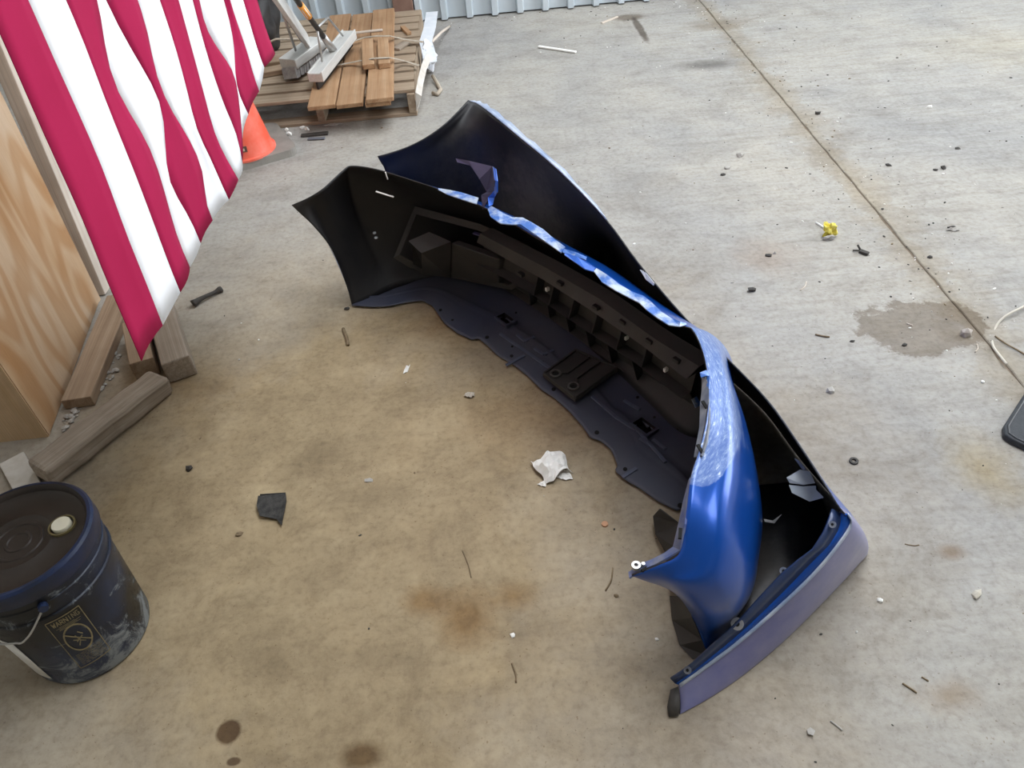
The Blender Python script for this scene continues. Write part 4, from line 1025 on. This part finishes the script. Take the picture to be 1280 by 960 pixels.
# white wrap hanging over the right edge
o = ribbon('plastic_wrap', [at(540, 15, .15), at(537, 35, .15), at(532, 52, .15), at(536, 66, .14), at(538, 78, .12)], .075, M_film, None, None, .003); tag(o, 'crumpled white plastic wrap over the right edge of the pallet', 'wrap')
bm = bmesh.new()
o = blob('wrap_knot', at(540, 90, .0) + Vector((.0, 0, 0)), (.035, .06, .075), M_film, 4, .5, 3); tag(o, 'white plastic wrap bunched beside the pallet on the floor', 'wrap')
o = ribbon('plastic_strip', [at(536, 70, .14), at(530, 84, .135), at(526, 100, .13), at(523, 118, .12), at(522, 136, .03)], .04, plain('dusty_film', (.55, .50, .44), .5, 0, (.66, .63, .58), 20), None, Vector((.8, -.5, .5)), .003); tag(o, 'dusty plastic strip hanging down the front right corner of the pallet', 'wrap')
o = tube('rope_end', [at(541, 95, .03), at(547, 105, .012), at(551, 112, .012), at(547, 118, .012), at(541, 116, .012)], .011, M_strap); tag(o, 'frayed tan rope end on the floor right of the pallet', 'rope')
o = tube('thin_lath', [at(540, 52, .14), at(552, 40, .06), at(562, 33, .012)], .008, M_stud); tag(o, 'thin pale lath leaning from the pallet to the floor by the wall', 'lath')
# brown timber standing against the wall
o = board('timber_offcut', Vector((at(491, 14).x, WY - .10, 1.2)), Vector((at(491, 14).x, WY - .10, .0)), .13, .05, plain('brown_timber', (.20, .11, .08), .8, 0, (.27, .16, .12), 8), None, up=Vector((0, -1, 0)))
o.matrix_world = Matrix.Translation((at(500, 12).x + .06, WY - .055, 1.2)) @ frame(Vector((0, 0, -1)), Vector((0, -1, 0)))
tag(o, 'dark brown timber standing upright against the ribbed wall', 'timber')

# two push brooms leaning over the pallet
def broom(name, label, h0, h1, hw, hh, handle, bristle, hmat):
    e = empty(name, (h0 + h1) / 2); e.location.z = 0; tag(e, label, 'broom', 'brooms on the pallet')
    board('head', h0, h1, hw, hh, M_broom, e, bev=.004)
    return e
h0, h1 = at(393, 92, .24), at(436, 38, .26)
b_a = broom('floor_squeegee', 'pale metal floor squeegee with a black pole lying on the pallet', h0, h1, .075, .045, None, False, None)
for s_ in (-1, 1):
    sdv = (h1 - h0).normalized().cross(Vector((0, 0, 1))) * .036 * s_
    board('head_lip', h0 + sdv + Vector((0, 0, .006)), h1 + sdv + Vector((0, 0, .006)), .008, .05, M_broom, b_a, bev=.002)
board('rubber_blade', h0 - Vector((0, 0, .046)), h1 - Vector((0, 0, .046)), .012, .04, M_black, b_a, bev=.001)
hm = h0.lerp(h1, .52)
pole_a = at(371, 0, .62); pole_top = hm + (pole_a - hm) * 2.1
so = hm + (pole_a - hm) * .30
tube('socket', [hm, hm + (pole_a - hm) * .12, so], .02, M_steel, b_a, 12, [.022, .020, .017])
tube('pole', [so, pole_top], .0135, M_black, b_a, 12)
k0 = hm + (pole_a - hm) * .70; k1 = hm + (pole_a - hm) * .92
tube('pole_label', [k0, k1], .0165, M_orange, b_a, 12); tube('pole_sticker', [k0.lerp(k1, .15), k0.lerp(k1, .85)], .0172, M_labelw, b_a, 6)
br0 = hm + (pole_a - hm) * .48
tube('brace', [br0, h0.lerp(h1, .22) + Vector((0, 0, .01))], .006, M_steel, b_a); tube('brace', [br0, at(410, 22, .40), h0.lerp(h1, .82) + Vector((0, 0, .01))], .006, M_steel, b_a)
g0, g1 = at(358, 74, .25), at(397, 46, .27)
b_b = broom('push_broom', 'grey push broom with a wide pale handle left of the squeegee', g0, g1, .11, .05, None, True, None)
for k in range(14):
    f = (k + .5) / 14; p = g0.lerp(g1, f) + Vector((0, 0, -.046)); q = p + Vector((-.01 + .02 * random.random(), -.015, -.055)); 
    board('bristle_tuft', p, q, .095, .016, M_bristle, b_b, up=(g1 - g0).normalized(), bev=0)
gm = g0.lerp(g1, .75); ptop = at(352, 0, .66); 
board('handle', gm, gm + (ptop - gm) * 1.7, .085, .022, M_broom, b_b, up=Vector((.3, -.8, .5)), bev=.003)
tube('brace', [at(355, 20, .52), g0.lerp(g1, .30) + Vector((0, 0, .01))], .007, M_steel, b_b); tube('handle_tube', [at(379, 50, .30), at(357, 17, .53), at(346, 0, .66)], .016, plain('navy_tube', (.03, .045, .11), .4, .3), b_b, 10)
disc('hinge_bolt', at(357, 18, .535), .02, .03, M_steel, b_b)
# dark bags heaped to the left behind the flag
for nm, lc, sz, sd_, lb_ in (('rubbish_bag', (-1.80, 4.10, 0), (.24, .28, .26), 3, 'low black rubbish bag slumped on the floor behind the flag'), ('rubbish_bag', tuple(at(322, 62, PZ)), (.17, .24, .20), 5, 'black rubbish bag lying on the back left of the pallet')):
    o = blob(nm, lc, sz, M_black, sd_, .25, 4, .2)
    for p in o.data.polygons: p.use_smooth = True
    tag(o, lb_, 'bag', 'bags behind the flag')
o = tube('bent_wire', [at(338, 52, .30), at(345, 49, .30), at(358, 49, .30), at(372, 49, .27)], .006, M_strap); tag(o, 'bent tan wire sticking out behind the push broom', 'wire')
for k, (x, y, l_) in enumerate(((352, 74, 'brown offcut lying on the pallet left of the push broom'), (341, 88, 'short brown offcut at the left front of the pallet'))):
    p = at(x - 12, y, PZ + .03); o = board('timber_offcut', p - Vector((.1, .02, 0)), p + Vector((.1, .03 * k, 0)), .09, .028, M_wood_tan, None, seed=30 + k, rough_end=.006); tag(o, l_, 'offcut', 'offcuts on the pallet')

# ================================================================== FLOOR LITTER
def out_(n, r0, r1, seed, ax=1.0):
    rd = random.Random(seed); return [(ax * rd.uniform(r0, r1) * math.cos(2 * math.pi * i / n), rd.uniform(r0, r1) * math.sin(2 * math.pi * i / n)) for i in range(n)]
# crumpled paper
bm = bmesh.new(); bmesh.ops.create_grid(bm, x_segments=9, y_segments=9, size=.045)
for v in bm.verts:
    q = v.co * 28; v.co.z = .030 * max(0, 1 - (v.co.length / .062) ** 2) + .016 * mnoise.noise(q + Vector((3, 1, 0))) + .010 * mnoise.noise(q * 2.3)
    a_ = mnoise.noise(q * .8 + Vector((9, 4, 2))); v.co.x *= 1 + .35 * a_; v.co.y *= .95 - .3 * a_
mz = min(v.co.z for v in bm.verts)
for v in bm.verts: v.co.z = max(.0015, v.co.z - mz * .6)
o = bm_obj('crumpled_paper', bm, M_paper, loc=at(690, 586)); o.rotation_euler.z = .35; solidify(o, .001, 0); tag(o, 'crumpled white paper ball on the floor beside the bumper tray', 'paper')
o = sheet('paper_flap', at(703, 594), [(-.030, .015), (.012, .020), (.032, -.010), (.012, -.018), (-.022, -.012)], M_paper, 2, .006, rotz=-.35); tag(o, 'flat pale flap of paper right of the crumpled ball', 'paper')
o = sheet('paper_scrap', at(678, 606), [(-.014, 0), (.006, .012), (.012, .010), (.008, -.012)], M_paper, 3, .004); tag(o, 'small triangular paper scrap below the crumpled ball', 'paper')
o = sheet('paper_scrap', at(508, 463), [(-.010, -.018), (.004, -.010), (.012, .022), (-.004, .012)], M_paper, 5, .006); tag(o, 'narrow pale paper scrap on the floor left of the tray', 'paper')
o = sheet('paper_scrap', at(587, 495), [(-.018, -.004), (-.006, .016), (.016, .010), (.014, -.010), (0, -.014)], plain('tan_paper', (.52, .47, .40), .85), 6, .008); tag(o, 'small tan paper scrap on the floor between the pale scrap and the crumpled ball', 'paper')
# dark plastic chunk
V2 = [at(x, y, z) for x, y, z in ((323, 620, .022), (357, 617, .03), (358, 626, .026), (353, 650, .012), (352, 657, .006), (346, 649, .008), (325, 645, .010), (321, 632, .016))]
o = mesh_obj('plastic_fragment', V2, [tuple(range(8))], plain('dusty_fragment', (.022, .022, .022), .7, 0, (.065, .062, .058), 60, bmp=.4)); solidify(o, .004, 0); tag(o, 'dark broken plastic fragment on the floor right of the pail', 'fragment')
V2 = [at(x, y, z) for x, y, z in ((325, 618, .024), (357, 616, .032), (357, 623, .002), (326, 626, .002))]
o2 = mesh_obj('fragment_edge', V2, [(0, 1, 2, 3)], M_black); solidify(o2, .003, 0); o2.parent = o
# bracket-like piece
p0, p1 = at(241, 380, .012), at(277, 361, .012)
o = tube('metal_hook', cr([p0, p0.lerp(p1, .3) + Vector((0, 0, .004)), p0.lerp(p1, .75), p1], 4), .01, M_darkbit, None, 8, [.016, .014, .011, .010, .009, .008, .008, .008, .008, .009, .011, .013, .012])
tag(o, 'dark curved hook-like part on the floor right of the flag', 'part')
def bit(name, x, y, sx, sy, sz, mat, label, cat, seed, rot=0, rough=.5, group=None):
    o = blob(name, at(x, y), (sx, sy, sz), mat, seed, rough, 1, .5, rotz=rot); tag(o, label, cat, group); return o
def twig(x0, y0, x1, y1, r, label, mat=None, bend=.004):
    a, c = at(x0, y0, r), at(x1, y1, r); mid = a.lerp(c, .5) + Vector((bend, -bend, 0))
    o = tube('twig', cr([a, mid, c], 4), r, mat or M_twig, None, 6); tag(o, label, 'twig'); return o
twig(429, 411, 435, 431, .006, 'dark bent twig on the floor left of the tray')
twig(640, 829, 645, 853, .0022, 'thin dark nail-like twig below the brown floor stain')
twig(766, 710, 757, 738, .0022, 'thin brown twig left of the blue wing tip')
twig(578, 688, 589, 722, .0014, 'hair-thin brown straw above the brown floor stain')
twig(1019, 418, 1037, 421, .003, 'short brown straw on the floor left of the damp patch')
twig(1128, 854, 1146, 866, .002, 'dark thin twig at the dirt patch bottom right')
twig(1038, 901, 1053, 913, .002, 'small grey twig near the bottom edge right of the bumper', M_stone)
twig(1000, 363, 1008, 352, .002, 'thin pale straw left of the damp patch', M_stud)
twig(1133, 404, 1141, 407, .002, 'pale straw inside the damp patch', M_stud)
twig(1219, 440, 1221, 430, .002, 'tiny pale straw right of the damp patch near the joint', M_stud)
twig(852, 735, 846, 742, .0012, 'tiny straw under the bumper wing', M_twig)
twig(1131, 680, 1149, 681, .0012, 'fine dark straw right of the bumper corner')
twig(1152, 846, 1160, 851, .0018, 'short dark twig in the middle of the dirt patch bottom right')
o = board('white_stick', at(673, 57, .012), at(720, 64, .012), .022, .010, M_labelw, None); tag(o, 'white flat stick on the floor in front of the ribbed wall', 'stick')
o = board('wood_sliver', at(752, 28, .008), at(772, 20, .008), .018, .008, M_stud, None); tag(o, 'thin tan sliver near the foot of the ribbed wall', 'sliver')
bit('dark_clip', 434, 387, .012, .008, .006, M_darkbit, 'small dark clip just left of the tray edge', 'chip', 11)
bit('dark_chip', 238, 587, .012, .009, .008, M_darkbit, 'small dark chip above the plastic fragment', 'chip', 12)
bit('dark_chip', 299, 668, .010, .008, .006, M_twig, 'small brown chip below left of the plastic fragment', 'chip', 13)
bit('wood_chip', 461, 601, .012, .007, .004, M_stone, 'flat grey chip on the floor in the middle', 'chip', 14)
o = disc.__call__('copper_disc', at(756, 655, .002), .009, .004, plain('copper', (.42, .22, .12), .5, .3), empty('coin', at(756, 655)), 20); tag(o.parent, 'small round copper-brown disc left of the blue wing', 'disc')
bit('paint_flake', 641, 795, .007, .006, .003, M_paper, 'tiny white flake right of the brown floor stain', 'flake', 15)
bit('paint_flake', 821, 799, .005, .004, .003, M_paper, 'tiny white flake left of the bumper foot', 'flake', 16)
bit('stone', 1039, 490, .014, .012, .012, M_stone, 'small grey stone between the damp patch and the bumper', 'stone', 17)
bit('stone', 1206, 419, .022, .018, .022, plain('pale_brown_stone', (.36, .31, .27), .85, 0, (.55, .50, .46), 40), 'squarish pale stone at the right end of the damp patch', 'stone', 18, rough=.25)
bit('dark_chip', 940, 364, .016, .010, .010, M_darkbit, 'black chip on the floor right of the bumpers', 'chip', 19)
bit('dark_chip', 961, 320, .012, .009, .007, M_darkbit, 'dark chip of a pair above the black chip, lower one', 'chip', 20)
bit('dark_chip', 968, 317, .008, .006, .006, M_stone, 'grey chip of a pair above the black chip, upper one', 'chip', 21)
bit('dark_chip', 1022, 143, .014, .010, .012, M_darkbit, 'black lump beside the floor joint, top middle', 'chip', 22)
bit('dark_chip', 1110, 207, .014, .010, .008, M_darkbit, 'dark chip right of the floor joint, mid height', 'chip', 23)
bit('dark_chip', 1179, 211, .014, .010, .010, M_darkbit, 'dark brown chip, right of a pair right of the joint', 'chip', 24)
bit('dark_chip', 1169, 213, .010, .008, .006, M_darkbit, 'dark brown chip, left of a pair right of the joint', 'chip', 25)
bit('dark_chip', 1197, 186, .014, .010, .006, M_darkbit, 'dark chip at the upper right of the floor', 'chip', 26)
bit('stone', 1161, 134, .012, .010, .008, M_labelw, 'tiny white pebble at the upper right of the floor', 'stone', 27)
bit('stone', 925, 196, .018, .012, .010, M_stone, 'grey crumb left of the floor joint', 'stone', 28)
bit('dark_chip', 904, 219, .014, .010, .008, M_darkbit, 'dark crumb left of the floor joint, below the grey one', 'chip', 29)
bit('stone', 909, 211, .012, .010, .008, M_stone, 'grey crumb just above the dark crumb left of the joint', 'stone', 30)
bit('dark_chip', 1162, 322, .010, .008, .007, M_darkbit, 'dark bead on the joint above the damp patch', 'chip', 31)
bit('dark_chip', 1130, 432, .008, .006, .005, M_darkbit, 'dark speck inside the damp patch', 'chip', 32)
bit('dark_chip', 1065, 427, .007, .006, .004, M_darkbit, 'dark speck left of the damp patch', 'chip', 33)
bit('stone', 1220, 744, .016, .009, .008, plain('shell', (.50, .46, .38), .8, 0, (.62, .58, .50), 50), 'pale brown shell-like chip on the right', 'stone', 34, .6)
bit('stone', 1100, 751, .007, .006, .005, M_labelw, 'tiny pale pebble right of the bumper flange', 'stone', 35)
bit('stone', 1012, 916, .008, .008, .008, M_stone, 'grey pebble near the bottom edge below the bumper corner', 'stone', 36)
bit('stone', 1228, 478, .006, .006, .004, M_labelw, 'white speck below the wire loop', 'stone', 37)
bit('dark_chip', 1189, 284, .020, .006, .004, M_darkbit, 'dark sliver at the right above the damp patch', 'chip', 38, .3)
o = sheet('leaf', at(1191, 288), [(-.028, -.004), (-.006, .010), (.026, .004), (.010, -.010)], M_stone, 9, .006, rotz=-.2); tag(o, 'grey leaf beside the dark sliver on the right', 'leaf')
bit('brown_crumb', 770, 745, .006, .005, .004, M_twig, 'brown crumb left of the bumper foot', 'chip', 39)
# ring-like washer, black clip, yellow flower with grey cup
e = empty('washer', at(1067, 577)); ring_('ring_body', at(1067, 577, .001), .006, .012, .005, M_darkbit, e, 18); tag(e, 'dark ring washer on the floor right of the bumper', 'washer')
e = empty('dark_bracket', at(1079, 313)); tag(e, 'small black forked plastic clip right of the yellow wad', 'clip')
board('clip_body', at(1075, 312, .012), at(1086, 316, .012), .018, .010, M_darkbit, e, bev=.002); tube('prong', [at(1076, 313, .008), at(1072, 306, .022)], .004, M_darkbit, e, 6); tube('prong', [at(1077, 313, .006), at(1066, 313, .006)], .003, M_darkbit, e, 6)
e = empty('yellow_wad', at(1035, 297)); tag(e, 'bright yellow wad with a grey stub on the floor', 'wad')
o = blob('wad', at(1035, 295), (.020, .016, .028), plain('yellow_foam', (.75, .60, .03), .6, 0, (.85, .76, .20), 60), 41, .7, 3, .2); adopt(o, e)
o = blob('stub', at(1035, 300), (.018, .010, .012), M_stone, 42, .6, 2, .4); adopt(o, e)
o = tube('stem', [at(1020, 278, .004), at(1031, 285, .008)], .004, M_labelw, e, 6)
# wire loop
pts = [(1300, 372), (1278, 384), (1262, 392), (1250, 401), (1243, 412), (1240, 424), (1242, 434), (1250, 445), (1258, 455)]
o = tube('wire_loop', cr([at(x, y, .006 + .012 * math.sin(i)) if i % 3 else at(x, y, .006) for i, (x, y) in enumerate(pts)], 5), .004, plain('white_wire', (.58, .54, .46), .6)); tag(o, 'loose loop of pale wire on the floor at the right edge', 'wire')
o = tube('thin_wire', cr([at(1244, 420, .003), at(1258, 430, .006), at(1276, 440, .004), at(1310, 462, .003)], 5), .0025, M_twig); tag(o, 'thin brown wire crossing under the pale wire loop', 'wire')
# black mat corner at the right edge
mc = [at(1283, 487), at(1251, 541), at(1262, 556), at(1300, 575)]
mt_c = at(1252, 547); d1 = (at(1283, 489) - at(1251, 539)).normalized(); d2 = (at(1300, 574) - at(1262, 556)).normalized()
p_ = [at(1283, 489) + d1 * .3, at(1251, 539), at(1252, 549), at(1262, 556), at(1262, 556) + d2 * .45, at(1283, 489) + d1 * .3 + d2 * .5]
V2 = [Vector((v.x, v.y, .022)) for v in p_] + [Vector((v.x, v.y, .001)) for v in p_]; n_ = len(p_)
mat_e = empty('rubber_mat', at(1290, 530)); tag(mat_e, 'corner of a black rubber mat at the right edge', 'mat')
F2 = [tuple(range(n_)), tuple(reversed(range(n_, 2 * n_)))] + [(i, n_ + i, n_ + (i + 1) % n_, (i + 1) % n_) for i in range(n_)]
o = mesh_obj('mat_body', V2, F2, plain('mat_rubber', (.018, .022, .028), .55, 0, (.03, .034, .04), 60, bmp=.2))
bmx = bmesh.new(); bmx.from_mesh(o.data); bmesh.ops.recalc_face_normals(bmx, faces=bmx.faces); bmx.to_mesh(o.data); bmx.free(); bevel(o, .005, 3); adopt(o, mat_e)
cen = sum(p_, Vector()) / n_
ins = [v + (cen - v).normalized() * .012 for v in p_]
tube('mat_welt', [Vector((v.x, v.y, .0225)) for v in (ins + ins[:1])], .0028, plain('mat_edge', (.05, .052, .055), .5), mat_e, 6)
# plastic bits near the pallet
o = board('plastic_strip', at(376, 168, .012), at(410, 165, .012), .03, .01, M_darkbit, None, seed=7, rough_end=.006); tag(o, 'black plastic strip on the floor in front of the pallet', 'strip')
o = board('plastic_strip', at(385, 173, .008), at(406, 172, .008), .025, .006, plain('grey_plastic', (.12, .13, .15), .6), None, seed=8, rough_end=.005); tag(o, 'dark grey plastic strip in front of the black one by the pallet', 'strip')
bit('dark_chip', 350, 60, .01, .01, .01, M_darkbit, 'dark crumb on the pallet', 'chip', 50) if False else None
for k, (x, y, l_) in enumerate(((378, 161, 'white crumb in front of the pallet, nearest the middle'), (384, 163, 'white crumb beside the black strip, right of the pair'), (359, 164, 'white crumb left of the pair by the pallet front'), (362, 169, 'pale crumb nearest the cone base'))):
    bit('stone', x, y, .014, .010, .012, M_labelw, l_, 'crumb', 51 + k)
o = sheet('dirt_scrap', at(416, 157), [(-.05, -.01), (-.01, .02), (.05, .008), (.02, -.015)], M_stone, 12, .006); tag(o, 'grey scrap lying at the pallet front under the middle stringer', 'scrap')
# fine grit swept over the whole floor: far too many grains to count
gr = random.Random(11); bm = bmesh.new()
tmpl = bmesh.new(); bmesh.ops.create_icosphere(tmpl, subdivisions=1, radius=1); tv = [v.co.copy() for v in tmpl.verts]; tf = [[v.index for v in f.verts] for f in tmpl.faces]; tmpl.free()
GV, GF, GM = [], [], []
for k in range(1300):
    if k < 500: x, y = gr.gauss(1.495, .10 + .12 * gr.random()), gr.uniform(.6, 5.4)
    elif k < 700: x, y = gr.uniform(-1.2, 3), WY - abs(gr.gauss(.03, .12))
    elif k < 1000: x, y = gr.uniform(.3, 3), gr.uniform(.3, 5.2)
    else: x, y = gr.uniform(-1.6, 3.2), gr.uniform(.3, 5.3)
    if (px0 - .05 < x < px1 + .05 and y > py0 - .05) or math.hypot(x - PX, y - PY) < .17 or (x > 1.4 and 1.2 < y < 1.75 and x > 1.46) or (cc - Vector((x, y, 0))).length < .35: continue
    s_ = gr.choice((.0009, .0011, .0013, .0016, .002, .0028)) * (1.0 if y < 2 else 1.5); az = gr.uniform(0, 6.28)
    ex = gr.uniform(.7, 2.2)
    b0 = len(GV); ca, sa = math.cos(az), math.sin(az); mi_ = gr.choice((0, 0, 1, 2, 3))
    for v in tv:
        vx, vy = v.x * s_ * ex, v.y * s_; GV.append((x + vx * ca - vy * sa, y + vx * sa + vy * ca, max(.0, (v.z + .6) * s_ * .6)))
    for f in tf: GF.append(tuple(i + b0 for i in f)); GM.append(mi_)
o = mesh_obj('grit', GV, GF, [M_darkbit, M_twig, M_stone, M_labelw], mi=GM); tag(o, 'fine grit and crumbs scattered over the concrete floor', 'grit', kind='stuff')

# ------------------------------------------------------------------ small fittings belong to the part that carries them
bpy.context.view_layer.update()
def hang(root, kinds, host):
    hosts = [o for o in root.children if o.name.split('.')[0] == host]
    for o in [c for c in root.children if c.name.split('.')[0] in kinds]:
        def cen(q): return q.matrix_world @ (sum((Vector(c) for c in q.bound_box), Vector()) / 8)
        h = min(hosts, key=lambda q: (cen(q) - cen(o)).length); mw = o.matrix_world.copy()
        o.parent = h; o.matrix_parent_inverse = h.matrix_world.inverted(); o.matrix_basis = mw
hang(b1, ('bracket_rib', 'bracket_ring', 'bracket_hole'), 'license_bracket'); hang(b1, ('screw_hole', 'stiffener', 'opening_frame'), 'under_tray')
hang(b1, ('rib', 'clip', 'clip_block'), 'grille_beam'); hang(b1, ('clip_nut', 'clip_pin'), 'arch_flange'); hang(b1, ('duct_mouth',), 'lamp_duct')
hang(b2, ('screw_ring', 'screw_hole'), 'arch_flange'); hang(pail, ('cap', 'cap_ring'), 'lid'); hang(pail, ('bail_ear', 'rib_ring'), 'body')
hang(b_b, ('bristle_tuft',), 'head'); hang(b_a, ('pole_label', 'pole_sticker'), 'pole'); hang(b_a, ('head_lip', 'rubber_blade'), 'head'); hang(cone, ('sticker_print',), 'sticker')
for fl_ in [c for c in b1.children if c.name.split('.')[0] == 'slot']:
    h = min([c for c in b1.children if c.name.split('.')[0] in ('slotted_flange', 'arch_flange')], key=lambda q: min((q.matrix_world @ v.co - fl_.matrix_world.translation).length for v in q.data.vertices))
    mw = fl_.matrix_world.copy(); fl_.parent = h; fl_.matrix_parent_inverse = h.matrix_world.inverted(); fl_.matrix_basis = mw
